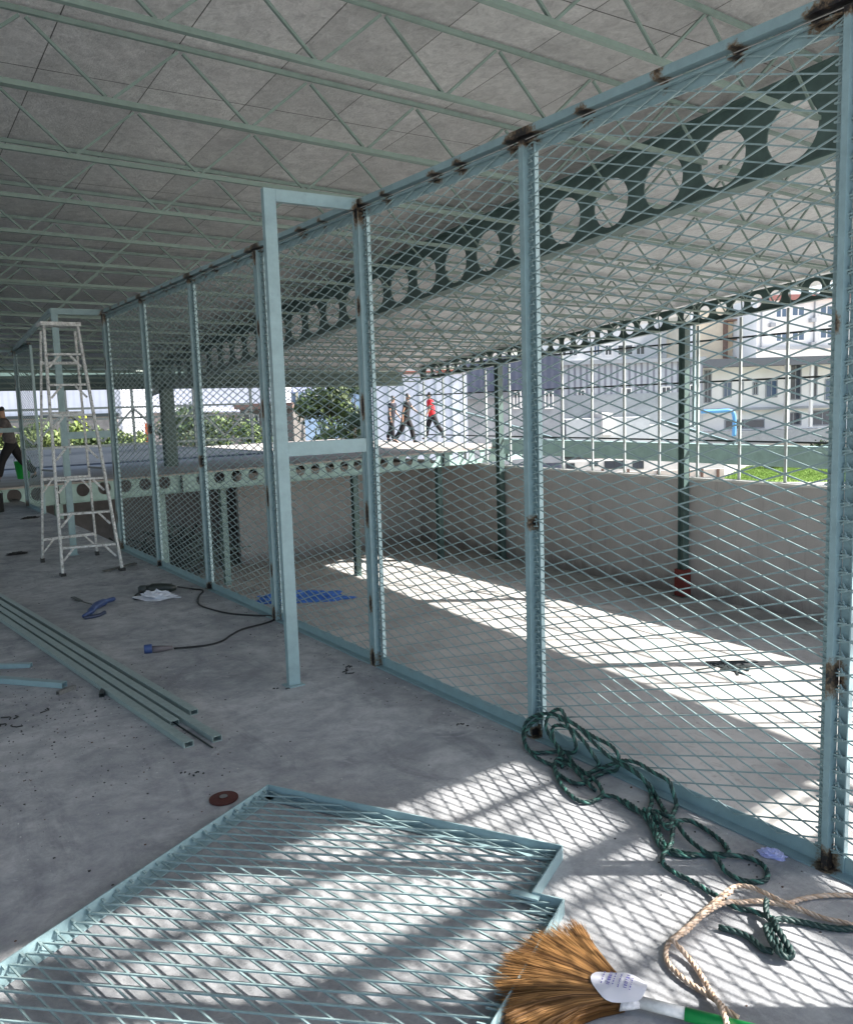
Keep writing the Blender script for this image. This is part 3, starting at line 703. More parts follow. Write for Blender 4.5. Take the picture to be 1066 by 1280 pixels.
# ------------------------------------------------------------------ broom
bp=V((-1.122,1.562,.03)); ax=V((-.53,.848,0)).normalized(); sd=V((ax.y,-ax.x,0))
br=Thing('broom',bp,'soft golden brown grass broom with a green handle lying beside the gate leaf','broom')
def strawx(m,N,L,b,tc):
    at=N.new('ShaderNodeAttribute'); at.attribute_name='tone'
    L.new(mixc(N,L,at.outputs['Fac'],(.08,.034,.011),(.42,.22,.075)),b.inputs['Base Color'])
STRAW=mat('golden_straw',(.4,.2,.06),.55,extra=strawx)
random.seed(11); b=MB(); tones=[]
for i in range(9000):
    a=random.uniform(-.88,.88); lay=random.uniform(-1,1)
    L=(.335+.03*math.cos(a*2.2))*random.uniform(.86,1.05)*(1-.05*abs(a)); 
    if random.random()<.05: L*=1.06
    clump=.05*math.sin(a*17+lay*2)+random.gauss(0,.03)
    A=a; st=bp+sd*(a*.035)+ax*.02+V((0,0,lay*.014))
    P=[]
    for k in range(5):
        t_=k/4; aa=A*(.72+.28*t_)+clump*t_*t_; dd=ax*math.cos(aa)+sd*math.sin(aa)
        P.append(st+dd*(L*t_)+V((0,0,lay*(.006+.020*t_)*1.0+ .012*math.sin(t_*2.6)-.014*t_*t_)))
        if P[-1].z<.003: P[-1].z=.003+random.random()*.004
    w=random.uniform(.0006,.0014); n0=len(b.v); up=V((random.uniform(-.6,.6),random.uniform(-.6,.6),1))
    tn=min(1,max(0,random.gauss(.5+.2*math.sin(a*23),.25)))
    for k in range(5):
        d=(P[min(k+1,4)]-P[max(k-1,0)]).normalized(); s_=d.cross(up).normalized(); ww=w*(1-.6*k/4)
        b.v.append(tuple(P[k]+s_*ww)); b.v.append(tuple(P[k]-s_*ww)); tones+=[tn,tn]
    for k in range(4): q=n0+2*k; b.f.append((q,q+1,q+3,q+2)); b.m.append(0)
o=br.part(b,'bristles',STRAW); a_=o.data.attributes.new('tone','FLOAT','POINT'); a_.data.foreach_set('value',tones)
# paper label over the binding
def labelx(m,N,L,b,tc):
    uv=tc.outputs['Generated']; 
    n=noise(N,L,tc,18,3,.6)
    L.new(mixc(N,L,rng(N,L,n,.60,.66,0,.3),(.72,.72,.78),(.45,.47,.68)),b.inputs['Base Color'])
LAB=mat('printed_film',(.7,.7,.75),.3,extra=labelx,spec=.7)
b=MB(); n=30; b.v.append(tuple(bp+ax*.045+V((0,0,.050))))
for i in range(n):
    t_=2*math.pi*i/n; b.v.append(tuple(bp+ax*(.040+(.078+.006*math.sin(3*t_+1))*math.cos(t_))+sd*((.066+.005*math.sin(4*t_))*math.sin(t_))+V((0,0,.041-.010*abs(math.sin(t_))+.002*math.sin(5*t_)))))
for i in range(n): b.f.append((0,1+i,1+(i+1)%n)); b.m.append(0)
lb=br.part(b,'paper_label',LAB,True)
INK=mat('violet_ink',(.16,.15,.42),.5); INKG=mat('green_ink',(.1,.35,.2),.5)
b=MB(); r=random.Random(5)
def lp(u,v): # on the label surface
    rr=math.hypot(u/.078,v/.066); return bp+ax*(.045+u)+sd*v+V((0,0,.0505-.0095*rr*rr+.0006))
for row in range(6):
    u=.045-row*.016; v=-.035
    while v<.035:
        w=r.uniform(.003,.009); hgt=.004 if row not in (1,4) else .009
        if abs(v)+w<.04: b.quad(lp(u,v),lp(u,v+w),lp(u-hgt,v+w),lp(u-hgt,v))
        v+=w+r.uniform(.002,.006)
o=br.part(b,'print',INK); o.parent=lb; o.location=(0,0,0)
# lashing and handle
hd=-ax; hp=bp
b=MB(); b.tube([bp+ax*.03+V((0,0,.002)),bp-ax*.0+V((0,0,.0)),bp-ax*.02],[.05,.034,.022],14)
for v in range(len(b.v)): x,y,z=b.v[v]; b.v[v]=(x,y,.03+(z-.03)*.5)
br.part(b,'binding',mat('white_lashing',(.62,.61,.62),.6,0,60,.3,.3,120),True)
b=MB(); b.tube([bp-ax*.015,bp-ax*.14],[.0165,.0165],14); br.part(b,'collar',mat('white_sleeve',(.6,.6,.58),.5,0,60,.15),True)
b=MB(); b.tube([bp-ax*.1402+V((0,0,-.001)),bp-ax*.95+V((0,0,-.001))],[.0185,.0185],16); br.part(b,'handle',mat('green_handle_film',(.012,.30,.075),.3,0,15,.1),True)
b=MB(); b.tube([bp+sd*.03-ax*.01,bp+sd*.035-ax*.2,bp+sd*.05-ax*.5],.006,8)
for v in range(len(b.v)): x,y,z=b.v[v]; b.v[v]=(x,y,z-.02)
o=b.obj('dark_hose',BLACKRUB); tag(o,'thin dark hose lying alongside the green broom handle at the bottom edge','hose')
# ------------------------------------------------------------------ ropes
def twisted(pts,R,n=3,turn=None,step=None,zmin=None):
    P=resample(catmull(pts,10),step or R*.7); turn=turn or R*7
    out=[MB() for _ in range(n)]; prev=None; frames=[]; s=0
    for k,p in enumerate(P):
        d=(P[min(k+1,len(P)-1)]-P[max(k-1,0)]).normalized()
        if prev is None:
            a=d.cross(V((0,0,1))); a=a if a.length>1e-3 else d.cross(V((1,0,0)))
        else: a=prev-d*prev.dot(d)
        a.normalize(); prev=a; frames.append((p,a,d.cross(a),s))
        if k+1<len(P): s+=(P[k+1]-p).length
    for j in range(n):
        out[j].tube([p+(a*math.cos(2*math.pi*(s/turn+j/n))+b_*math.sin(2*math.pi*(s/turn+j/n)))*R*.48 for p,a,b_,s in frames],R*.56,6)
    return out
def rope(name,runs,R,mats,label,cat='rope'):
    base=V(runs[0][0]); base.z=0
    t=Thing(name,base,label,cat)
    for run in runs:
        bb=MB()
        for j,mb in enumerate(twisted(run,R)):
            o=len(bb.v); bb.v+=mb.v; bb.f+=[tuple(i+o for i in f) for f in mb.f]; bb.m+=[j%len(mats)]*len(mb.f)
        t.part(bb,'rope_strand',mats,True)
    return t
def px(lst): 
    out=[]
    for q in lst:
        zz=(q[2] if len(q)>2 else .012); p=onz(q[0],q[1],zz)
        if p.x>-.045:
            p=onx(q[0],q[1],-.05)
        out.append(p)
    return out
GR1=mat('dark_green_fibre',(.010,.035,.032),.6); GR2=mat('green_fibre',(.012,.042,.038),.55); GR3=mat('light_green_fibre',(.045,.15,.12),.5)
Z6=lambda X,Y,z=.012:(620+X/4.845,860+Y/4.845,z)
R_=.0095
runs=[
 px([Z6(*q) for q in ((650,640),(600,680),(520,690),(440,640),(380,560),(355,480),(370,430,.02),(430,440,.02),(520,500,.02),(600,560,.02),(640,620,.015),(640,660))]),
 px([Z6(*q) for q in ((350,470),(280,440),(210,390),(165,300,.03),(180,210,.06),(240,165,.09),(320,155,.10),(400,180,.09),(440,240,.07),(480,330,.05),(470,390,.03),(400,385,.02),(300,390,.014),(210,385,.012),(170,320,.03),(200,230,.06),(280,170,.10))]),
 px([Z6(*q) for q in ((400,480),(400,390,.02),(330,300,.05),(300,220,.09),(330,150,.12),(390,130,.12),(430,190,.10),(520,250,.08),(600,300,.07),(680,340,.06),(730,390,.05),(740,440,.04),(690,420,.04),(610,350,.05),(540,280,.07),(470,215,.09),(380,190,.10))]),
 px([Z6(*q) for q in ((395,470),(385,400,.02),(345,300,.05),(350,230,.08),(440,240,.08),(520,310,.06),(590,410,.04),(620,470,.02),(560,515,.014),(500,500,.014),(450,430,.02),(430,400,.03))]),
 px([Z6(*q) for q in ((560,515),(640,485),(700,460,.03),(740,450,.035),(720,500,.014),(660,510,.012),(560,560),(500,580),(420,550),(360,500),(360,450,.02),(450,470,.025),(520,540,.02),(600,620))]),
 px([Z6(*q) for q in ((640,650),(720,660),(780,700),(840,740),(900,760,.02),(960,760,.03),(1000,800,.03))]),
 px([Z6(*q) for q in ((740,440,.045),(800,440,.04),(870,460,.035),(950,510,.03),(1040,560,.03),(1066,620,.02),(1090,700,.018),(1080,740,.018),(1050,780,.03),(980,750,.03),(900,745,.02))]),
 px([Z6(*q) for q in ((740,445,.04),(820,490,.03),(880,540,.02),(930,620),(940,700),(920,760,.03),(960,850,.02),(990,920,.015),(1040,960,.012))]),
 px([Z6(*q) for q in ((745,455,.035),(850,520,.03),(920,580,.02),(960,640),(1010,730),(1060,800,.03),(1040,850,.03),(980,790,.03),(930,740,.03))]),
]
Z7=lambda X,Y,z=.012:(780+X/3.727,960+Y/3.727,z)
runs+=[
 px([Z7(*q) for q in ((190,270,.03),(230,250,.03),(300,245,.02),(370,280),(440,330),(480,375),(480,405,.02),(420,410),(350,405),(270,395),(200,370),(165,310),(140,240,.02),(90,190,.03))]),
 px([Z7(*q) for q in ((240,250,.03),(290,320,.02),(360,380,.02),(430,420,.02),(470,480),(540,520),(610,530),(660,520),(665,480),(630,440),(560,415),(480,405,.02),(400,400),(300,410),(210,395),(160,350),(120,260),(70,200,.02),(0,150))]),
 px([Z7(*q) for q in ((230,230,.03),(225,300,.02),(215,360,.02),(180,410,.014),(185,450,.012),(240,490),(320,530),(400,580),(440,600,.02),(520,650,.014),(590,665,.012),(660,690,.014),(700,710,.02))]),
]
rope('green_rope',runs,R_,[GR1,GR2,GR3],'tangled dark green twisted rope heaped along the foot of the fence')
runs=[px([Z7(*q) for q in ((1100,745),(1020,750),(930,740),(830,720),(740,705,.02),(690,715,.03))]),
 px([Z7(*q) for q in ((700,715,.03),(690,770,.03),(730,830,.025),(770,880,.02),(780,860,.03),(740,790,.035),(700,740,.035),(660,740,.03),(680,800,.03),(720,860,.03),(760,885,.02))]),
 px([Z7(*q) for q in ((690,700,.04),(720,760,.04),(750,810,.035),(775,850,.03),(765,885,.02),(730,850,.02),(690,790,.02))]),
 px([Z7(*q) for q in ((690,720,.03),(665,690,.035),(660,650,.04),(662,615,.035))]),
 px([Z7(*q) for q in ((690,855),(640,840),(590,795),(540,770),(490,755),(440,742))])]
rope('green_rope',runs,.0105,[GR1,GR2,GR2],'knotted green rope end beside the beige rope, running off to the right')
BG1=mat('beige_fibre',(.46,.32,.22),.7,0,200,.2); BG2=mat('pale_beige_fibre',(.60,.46,.35),.7)
runs=[px([Z7(*q) for q in ((1110,595),(1000,592),(900,598),(820,612),(760,630,.02),(700,605,.025),(640,575,.022),(570,552,.02),(510,555,.022),(460,590,.03),(400,640,.03),(340,695,.02),(280,755,.016),(215,805,.016),(195,850),(200,900),(240,950),(300,1000),(370,1045),(430,1085,.02),(480,1130,.036),(530,1165,.03))]),
 px([Z7(*q) for q in ((1080,735),(1000,715),(930,700),(860,675),(780,645,.02),(700,630,.014),(620,620,.014),(540,625,.016),(480,625,.03),(420,650,.03),(350,700,.02),(290,760,.016),(230,800,.03),(270,850,.02),(320,910),(360,970),(400,1040,.02),(440,1100,.035),(465,1150,.05),(478,1200,.05))]),
 px([Z7(*q) for q in ((500,575,.03),(440,615,.036),(380,665,.034),(330,712,.03),(280,750,.03),(240,790,.03),(215,800,.03))])]
rope('beige_rope',runs,.0085,[BG1,BG2,BG2],'looped beige rope crossing the green rope and the broom handle')
# blue tarpaulin rope heap on the lower floor
o=blob_mesh(1.15,.20,.24,21,.3,60,14).obj('blue_netting',mat('blue_net',(.05,.16,.50),.6,0,14,.5,.5,40)); o.location=(6.1,19.0,LZ); o.rotation_euler[2]=-.5; tag(o,'long heap of bright blue netting on the lower floor beyond the doorway','netting')
random.seed(9)
for i,(x,y,s_) in enumerate(((4.6,24.2,.9),(5.4,24.6,.7),(3.9,23.6,.8))):
    b=MB()
    for k in range(40):
        a=V((random.gauss(0,.5),random.gauss(0,.35),random.uniform(.02,1.6)*s_)); d=V((random.gauss(0,1),random.gauss(0,.4),random.gauss(.2,.6))).normalized()*random.uniform(.5,1.4); p=a-d/2;q=a+d/2
        p.z=max(p.z,.03);q.z=max(q.z,.03); b.bar(p,q,.05,.04)
    o=b.obj('scrap_heap',DARKST if i!=1 else TRUSS); o.location=(x,y,LZ); tag(o,['dark heap of steel offcuts under the raised deck, the left one in view','grey green heap of steel offcuts under the raised deck, between two darker heaps','dark heap of steel offcuts nearest under the raised deck'][i],'scrap heap')
o=MB()
for k in range(16):
    c=V((random.uniform(-.25,.25),random.uniform(-.25,.25),.012)); d=V((random.gauss(.3,1),random.gauss(1,.6),0)).normalized()*random.uniform(.15,.45); o.bar(c-d,c+d,.03,.012+.001*k)
o=o.obj('steel_scraps',DARKST); o.location=(9.6,9.2,LZ); tag(o,'loose dark steel scraps lying in the sunlit strip of the lower floor','scraps')

random.seed(77)
GRIT=[mat('dark_grit',(.03,.03,.032),.8),mat('rusty_grit',(.10,.05,.03),.8),mat('pale_grit',(.6,.6,.58),.8)]
b=MB()
for i in range(2600):
    u=random.random()
    if u<.35: x=-.06-abs(random.gauss(0,.18)); y=random.uniform(-1,17)
    elif u<.6: x=random.gauss(-2.0,.5); y=random.gauss(5.0,.8)
    else: x=random.uniform(-5,-.05); y=random.uniform(1.0,16)
    s_=random.choice((.0015,.002,.003,.004))*(1 if random.random()<.97 else 1.5); a=random.uniform(0,6.28); b.cur=random.choice((0,0,0,1,2))
    c=V((x,y,.0)); p=[c+V((math.cos(a+k*1.57+random.uniform(-.4,.4))*s_*random.uniform(.6,1.6),math.sin(a+k*1.57)*s_,0)) for k in range(4)]
    h_=V((0,0,s_*.7)); b.quad(p[0]+h_,p[1]+h_,p[2]+h_,p[3]+h_)
    for k in range(4): b.quad(p[k],p[(k+1)%4],p[(k+1)%4]+h_,p[k]+h_)
o=b.obj('floor_grit',GRIT); o['kind']='stuff'
# ================================================================== PEOPLE
def skin_mesh(verts,edges,radii,name,sub=2,root=0):
    me=bpy.data.meshes.new(name); me.from_pydata([tuple(v) for v in verts],edges,[]); o=bpy.data.objects.new(name,me); COL.objects.link(o)
    mdf=o.modifiers.new('Skin','SKIN'); mdf.use_smooth_shade=True
    for i,sv in enumerate(me.skin_vertices[0].data):
        r=radii[i]; sv.radius=r if isinstance(r,tuple) else (r,r); sv.use_root=(i==root)
    s2=o.modifiers.new('Sub','SUBSURF'); s2.levels=sub; s2.render_levels=sub
    dg=bpy.context.evaluated_depsgraph_get(); dg.update()
    nm=bpy.data.meshes.new_from_object(o.evaluated_get(dg)); bpy.data.objects.remove(o); return nm
def person(loc,rz,h,arms,legs,shirt,pants,label,lean=.03,group=None,sleeve=.55,hat=None,shoe=BLACKRUB):
    """arms/legs: two (upper, lower) swing angles in degrees, + is forward (+y); left then right"""
    t=empty('person',loc,label,'person',group); t.rotation_euler[2]=rz; s=h/1.75; t.scale=(s,s,s)
    pelvis=V((0,0,.95)); chest=V((0,.03+lean,1.30)); neck=V((0,.04+lean*1.3,1.48)); head=V((0,.06+lean*1.4,1.60)); crown=V((0,.055+lean*1.4,1.70))
    v=[pelvis,V((0,.01+lean*.3,1.08)),chest,V((0,.035+lean*1.2,1.42)),neck,head,crown,V((0,.145+lean*1.4,1.585)),V((0,.11+lean*1.4,1.535))]
    e=[(0,1),(1,2),(2,3),(3,4),(4,5),(5,6),(5,7),(4,8)]; r=[(.135,.10),(.13,.095),(.155,.11),(.12,.085),.052,(.074,.088),(.06,.07),.014,.03]
    sh_v=[pelvis+V((0,0,-.17)),v[1],v[2],v[3],V((0,.04+lean*1.3,1.46))]; sh_e=[(0,1),(1,2),(2,3),(3,4)]; sh_r=[(.185,.145),(.178,.14),(.195,.15),(.155,.115),.06]
    pv=[pelvis+V((0,0,.12)),pelvis+V((0,0,-.04))]; pe=[(0,1)]; pr=[(.175,.14),(.17,.14)]
    feet=[]
    def dirv(a): return V((0,math.sin(math.radians(a)),-math.cos(math.radians(a))))
    for sx,(a1,a2) in zip((-1,1),legs):
        hip=pelvis+V((sx*.09,0,-.04)); kn=hip+dirv(a1)*.43; an=kn+dirv(a2)*.42; toe=an+V((0,.15,-.045)) if a2>-25 else an+V((0,.11,-.10))
        i=len(v); v+=[hip,kn,an,toe]; e+=[(0,i),(i,i+1),(i+1,i+2),(i+2,i+3)]; r+=[.085,.055,.038,(.035,.028)]
        i=len(pv); pv+=[hip,kn,an+V((0,0,.03))]; pe+=[(1,i),(i,i+1),(i+1,i+2)]; pr+=[.125,.095,.08]
        feet.append((an,toe))
    for sx,(a1,a2) in zip((-1,1),arms):
        shd=V((sx*.185,.03+lean*1.2,1.40)); el=shd+V((sx*.035,0,0))+dirv(a1)*.29; wr=el+dirv(a2)*.25; hd=wr+dirv(a2)*.085
        i=len(v); v+=[shd,el,wr,hd]; e+=[(3,i),(i,i+1),(i+1,i+2),(i+2,i+3)]; r+=[.058,.04,.027,(.036,.018)]
        for k in range(4):
            f1=hd+dirv(a2+12)*.035+V((0,(k-1.5)*.018,0)); f2=f1+dirv(a2+35)*.035; j=len(v); v+=[f1,f2]; e+=[(i+3,j),(j,j+1)]; r+=[.009,.0075]
        th=wr+dirv(a2)*.03+V((-sx*.03,.02,-.01)); th2=th+dirv(a2+15)*.045+V((-sx*.008,0,0)); j=len(v); v+=[th,th2]; e+=[(i+2,j),(j,j+1)]; r+=[.010,.008]
        i=len(sh_v); cut=el if sleeve<=1 else wr
        sh_v+=[shd,shd.lerp(el,min(1,sleeve))]; sh_e+=[(3,i),(i,i+1)]; sh_r+=[.088,.072]
        if sleeve>1: sh_v.append(el.lerp(wr,.9)); sh_e.append((i+1,i+2)); sh_r.append(.042)
    def add(me,nm,mt):
        me.materials.clear(); me.materials.append(mt); o=bpy.data.objects.new(nm,me); COL.objects.link(o); o.parent=t; return o
    add(skin_mesh(v,e,r,'body_mesh'),'body',SKIN)
    add(skin_mesh(sh_v,sh_e,sh_r,'shirt_mesh'),'shirt',shirt)
    add(skin_mesh(pv,pe,pr,'trousers_mesh'),'trousers',pants)
    for an,toe in feet: add(skin_mesh([an+V((0,-.03,-.03)),an.lerp(toe,.5)+V((0,0,-.005)),toe],[(0,1),(1,2)],[(.045,.05),(.045,.04),(.04,.03)],'shoe_mesh'),'shoe',shoe)
    hv=[head+V((0,-.02,.02)),head+V((0,-.015,.09)),head+V((0,.03,.11))]
    add(skin_mesh(hv,[(0,1),(1,2)],[(.083,.075),(.08,.08),(.06,.05)],'hair_mesh'),'hair' if not hat else 'cap',hat or HAIR)
    return t
BLK=mat('black_cloth',(.004,.004,.006),.8); NAVY=mat('navy_cloth',(.009,.010,.018),.8); RED=mat('red_cloth',(.50,.012,.02),.75); GREYC=mat('grey_cloth',(.09,.08,.08),.85,0,14,.3)
PG='people walking on the raised deck'
def heading(px_right): # face toward picture right
    d=RH if px_right else -RH; return math.atan2(d.y,d.x)-math.pi/2
person(onz(541,550,DZ),heading(False)+.15,1.90,((12,30),(-10,5)),((-24,-34),(22,10)),RED,BLK,'person in a red shirt and black trousers striding across the raised deck',group=PG)
person(onz(508,555,DZ),heading(True)-.2,1.84,((38,55),(-20,-5)),((26,8),(-18,-34)),BLK,BLK,'person in black swinging an arm forward, nearest to the one in the red shirt',group=PG)
person(onz(490,552,DZ),heading(True)-.4,1.80,((4,40),(-4,8)),((-9,-22),(10,3)),NAVY,BLK,'person in dark clothes half hidden behind the other one dressed in black',group=PG)
pl=onz(19,605,DZ); person(pl,heading(False)+.5,1.66,((22,30),(-12,-5)),((32,12),(-26,-40)),GREYC,BLK,'person in a grey top with a dark cap stepping along at the left edge',lean=.06,group=None,hat=BLACKRUB)
t=Thing('bucket',onz(17,603,DZ),'bright green bucket carried low beside the person at the left edge','bucket')
c=onz(24,602,DZ)+V((.05,-.35,.10)); b=MB(); b.lathe([(.12,-.02),(.125,.0),(.165,.34),(.175,.345),(.175,.365),(.155,.365),(.118,.02)],c,seg=24); t.part(b,'pail',mat('green_bucket',(.01,.30,.045),.4),True)
b=MB(); b.tube([c+V((.165*math.cos(a),0,.35+.17*math.sin(a))) for a in [math.pi*i/10 for i in range(11)]],.006,6); t.part(b,'handle',DARKST)

# ================================================================== BUILDINGS BEYOND
def rect(x0,y0,x1,y1,D):
    s0,_=atD(x0,(y0+y1)/2,D); s1,_=atD(x1,(y0+y1)/2,D); xm=(x0+x1)/2; _,za=atD(xm,y0,D); _,zb=atD(xm,y1,D); return s0,s1,zb,za
class Bld:
    def __init__(s,name,D,x0,x1,ytop,label,cat='building',dep=12,zb=LZ-.31,mt=WPAINT,group=None,wallname='wall'):
        s.D=D; s0,s1,_,zt_=rect(x0,ytop,x1,ytop,D); s.s0,s.s1,s.zt,s.dep=s0,s1,zt_,dep
        base=W((s0+s1)/2,D+dep/2,zb); s.o=empty(name,base,label,cat,group); s.o.rotation_euler[2]=-YAW; s.base=base; s.cs=(s0+s1)/2; s.zb=zb
        b=s.mb(); b=s.boxm(s0,s1,0,dep,zb,zt_); w=s.add(b,wallname,mt); attr(w,'along',lambda co:co.x+500); s.wall=w
    def mb(s): return MB()
    def boxm(s,s0,s1,d0,d1,z0,z1,mb=None):
        mb=mb or MB(); mb.box((s0-s.cs,d0-s.dep/2,z0-s.zb),(s1-s.cs,d1-s.dep/2,z1-s.zb)); return mb
    def add(s,mb,nm,mt,parent=None):
        o=mb.obj(nm,mt,parent or s.o); return o
    def win(s,x0,y0,x1,y1,fr=WPAINT,gl=GLASS,f=.07,bars=1,proud=.05):
        s0,s1,z0,z1=rect(x0,y0,x1,y1,s.D); mb=MB()
        s.boxm(s0,s0+f,-proud,-.002,z0,z1,mb); s.boxm(s1-f,s1,-proud,-.002,z0,z1,mb); s.boxm(s0+f,s1-f,-proud,-.002,z0,z0+f,mb); s.boxm(s0+f,s1-f,-proud,-.002,z1-f,z1,mb)
        for k in range(bars): c=s0+(s1-s0)*(k+1)/(bars+1); s.boxm(c-f*.35,c+f*.35,-proud*.8,-.002,z0+f,z1-f,mb)
        o=s.add(mb,'window',fr)
        g=s.boxm(s0+f,s1-f,-.022,-.003,z0+f,z1-f); s.add(g,'pane',gl,o); return o
    def slab(s,x0,y0,x1,y1,mt,nm,proud=.25,back=-.004):
        s0,s1,z0,z1=rect(x0,y0,x1,y1,s.D); return s.add(s.boxm(s0,s1,-proud,back,z0,z1),nm,mt)
DG=mat('charcoal_cladding',(.10,.105,.115),.7,0,2,.1); NV=mat('navy_cladding',(.045,.055,.085),.6,0,3,.15,extra=ribs(.7,.3)); COR=mat('pale_corrugated',(.36,.37,.39),.5,.1,1.2,.12,extra=ribs(.75,.8))
LAV=mat('white_corrugated',(.62,.63,.68),.5,0,1,.06,extra=ribs(.7,.10))
# white sunlit sheds
B1=Bld('white_shed',46,452,583,466,'tall white corrugated shed behind the three people',mt=LAV,dep=9); 
B1.slab(470,463,585,467,mat('rust_trim',(.30,.09,.06),.8),'ridge_trim',.15)
for x in (486,505,524,545,565): B1.slab(x,470,x+1,560,MULL,'post',.12)
b1=B1
# navy over grey building
B2=Bld('navy_clad_building',55,583,700,444,'dark navy clad building with a grey lower storey right of the white shed',mt=NV,dep=14)
B2.slab(583,497,700,580,mat('grey_lower_wall',(.20,.21,.22),.8,0,2,.15),'lower_wall',.12)
for x0,x1 in ((641,651),(680,691)): B2.win(x0,489,x1,511,proud=.2)
B2.slab(583,490,640,498,DG,'canopy',1.2)
# corrugated warehouse
B3=Bld('corrugated_warehouse',60,697,878,452,'pale ribbed metal warehouse with four small white framed windows',mt=COR,dep=20)
for x0,x1,y in ((721,731,487),(776,789,485),(826,838,483),(861,870,481)): B3.win(x0,y,x1,y+22)
B3.slab(695,449,880,454,GREYW,'eaves',.4)
B3.slab(697,492,878,580,mat('pale_grey_sheet',(.27,.285,.29),.7,0,3,.12,extra=ribs(.75,.35)),'lower_cladding',.06)
B3.slab(700,522,800,560,mat('off_white_sheet',(.42,.44,.44),.7,0,2,.1),'lean_to',2.5)
B3.slab(742,516,754,542,WPAINT,'tank',3)
B3.slab(800,530,860,560,mat('grey_sheet',(.40,.42,.42),.7,0,2,.1),'lean_to',2)
# apartments behind
B4=Bld('apartment_block',92,690,872,402,'long white apartment block with a row of dark windows above the warehouse',mt=WPAINT,dep=16)
for x0,x1,g in ((697,708,0),(710,722,0),(741,750,1),(755,765,0),(771,791,0),(794,806,0),(820,829,1),(836,845,0),(854,864,0)): B4.win(x0,432-(x0-697)*.02,x1,446-(x0-697)*.02,gl=GLASSB if g else GLASS,f=.12)
B4.slab(690,449,872,452,GREYW,'ledge',.5)
B5=Bld('cream_building',84,862,962,385,'sunlit cream building with a stained wall and two small balconies',mt=CREAM,dep=14)
BR=mat('rusty_stain',(.22,.13,.09),.9,0,20,.4)
for x0,y0,x1,y1 in ((915,411,925,420),(916,438,927,445)): B5.win(x0,y0,x1,y1,fr=BR,f=.15); 
B5.slab(903,402,908,448,mat('brown_shade_wall',(.20,.13,.10),.9,0,6,.3),'side_wall',.3)  # shaded part of the wall painted as a darker brown strip
for x0,y0,x1,y1 in ((904,400,946,402),(906,447,930,449),(908,424,932,425.5)): B5.slab(x0,y0,x1,y1,BR,'balcony_slab',1.2)
B5.slab(862,380,866,456,mat('white_trim',(.75,.74,.72),.8),'corner_trim',.2)
B6=Bld('white_flats',78,946,1100,366,'white block of flats with two rows of blue windows at the upper right',mt=WPAINT,dep=16)
for x0,y0,x1,y1 in ((968,384,984,398),(988,382,1006,396),(1023,381,1042,395),(968,415,984,428),(988,413,1006,427),(1023,411,1042,424),(1060,380,1078,393)): B6.win(x0,y0,x1,y1,gl=GLASSB,f=.14)
B6.slab(946,368,1100,374,mat('roof_red_trim',(.28,.12,.10),.8),'cornice',.6); B6.slab(946,432,1100,436,GREYW,'ledge',.5)
for x,y in ((1010,398),(960,404),(1046,399),(1010,428)): B6.slab(x,y,x+6,y+5,GREYW,'air_conditioner',.6)
for x in (950,1016): B6.slab(x,374,x+1.2,436,GREYW,'drain_pipe',.2)
B7=Bld('white_office',64,868,1110,452,'long low white office with dark doors and round white columns at the right',mt=WPAINT,dep=14)
B7.slab(858,447,1110,457,DG,'roof_edge',1.6)
for x0,y0,x1,y1,g in ((879,462,889,504,0),(903,477,914,497,1),(924,477,929,494,0),(940,477,947,494,0),(956,475,971,497,1),(986,455,1001,500,0),(1012,452,1021,500,0),(1030,473,1060,500,1),(980,515,1001,532,0),(1014,512,1040,532,0),(905,524,955,536,0)): B7.win(x0,y0,x1,y1,fr=GREYW,gl=GLASS if not g else GLASSB,f=.08)
for x in (972,1003): B7.slab(x,448,x+6 if x<1000 else x+3,533,WPAINT,'pillar',1.3,-1.0)
B7.slab(870,536,1110,552,mat('grey_plinth',(.25,.26,.26),.8,0,3,.15),'plinth',1.5)
B7.slab(868,508,1110,511,GREYW,'ledge',.5)
# blue pipe
t=empty('blue_pipe',W(0,57,0),'light blue pipe bent at a right angle in front of the white office','pipe')
BP=mat('blue_pipe_paint',(.09,.27,.52),.5,0,10,.15)
s0,s1,z0,z1=rect(876,514,917,546,56); b=MB(); b.tube(catmull([W(s0,56,z1),W((s0+s1)/2,56,z1),W(s1-.3,56,z1),W(s1,56,z1-.35),W(s1,56,z0)],6),.13,12)
b.v=[tuple(V(v)-W(0,57,0)) for v in b.v]; b.obj('pipe',BP,t,True)
# low wall, lawn, hedges
t=Bld('boundary_wall',50,735,905,588.5,'low beige boundary wall with dark posts seen over the parapet',cat='wall',dep=.3,mt=mat('beige_block',(.50,.44,.37),.9,0,1.2,.2))
for x in (751,783,821,858,875,895): t.slab(x,586,x+3,602,mat('rusty_post',(.12,.07,.05),.9),'post',.1)
t=Bld('pale_low_building',56,640,905,575,'low pale building with small dark openings below the edge beam',dep=4,mt=mat('pale_block',(.58,.55,.50),.9,0,1,.15))
for x0,y0,x1,y1 in ((683,578,695,586),(707,579,718,590),(736,566,747,583),(755,575,782,586),(641,580,652,589),(790,573,804,586)): t.win(x0,max(y0,576),x1,y1,fr=DARKST,f=.05)
b=MB(); 
def gz(x,y,z=LZ-.3): p=onz(x,y,z); return (p.x,p.y,z)
A1,A2,A3,A4=onz(893,602,-3.3),onz(1250,602,-3.3),onz(1250,583,-3.3),onz(935,583,-3.3)
GRASS=mat('lawn_grass',(.17,.26,.05),.9,0,2.5,.45)
b.quad(*[(p.x,p.y,LZ-.31) for p in (A1,A2,A3,A4)]); random.seed(5)
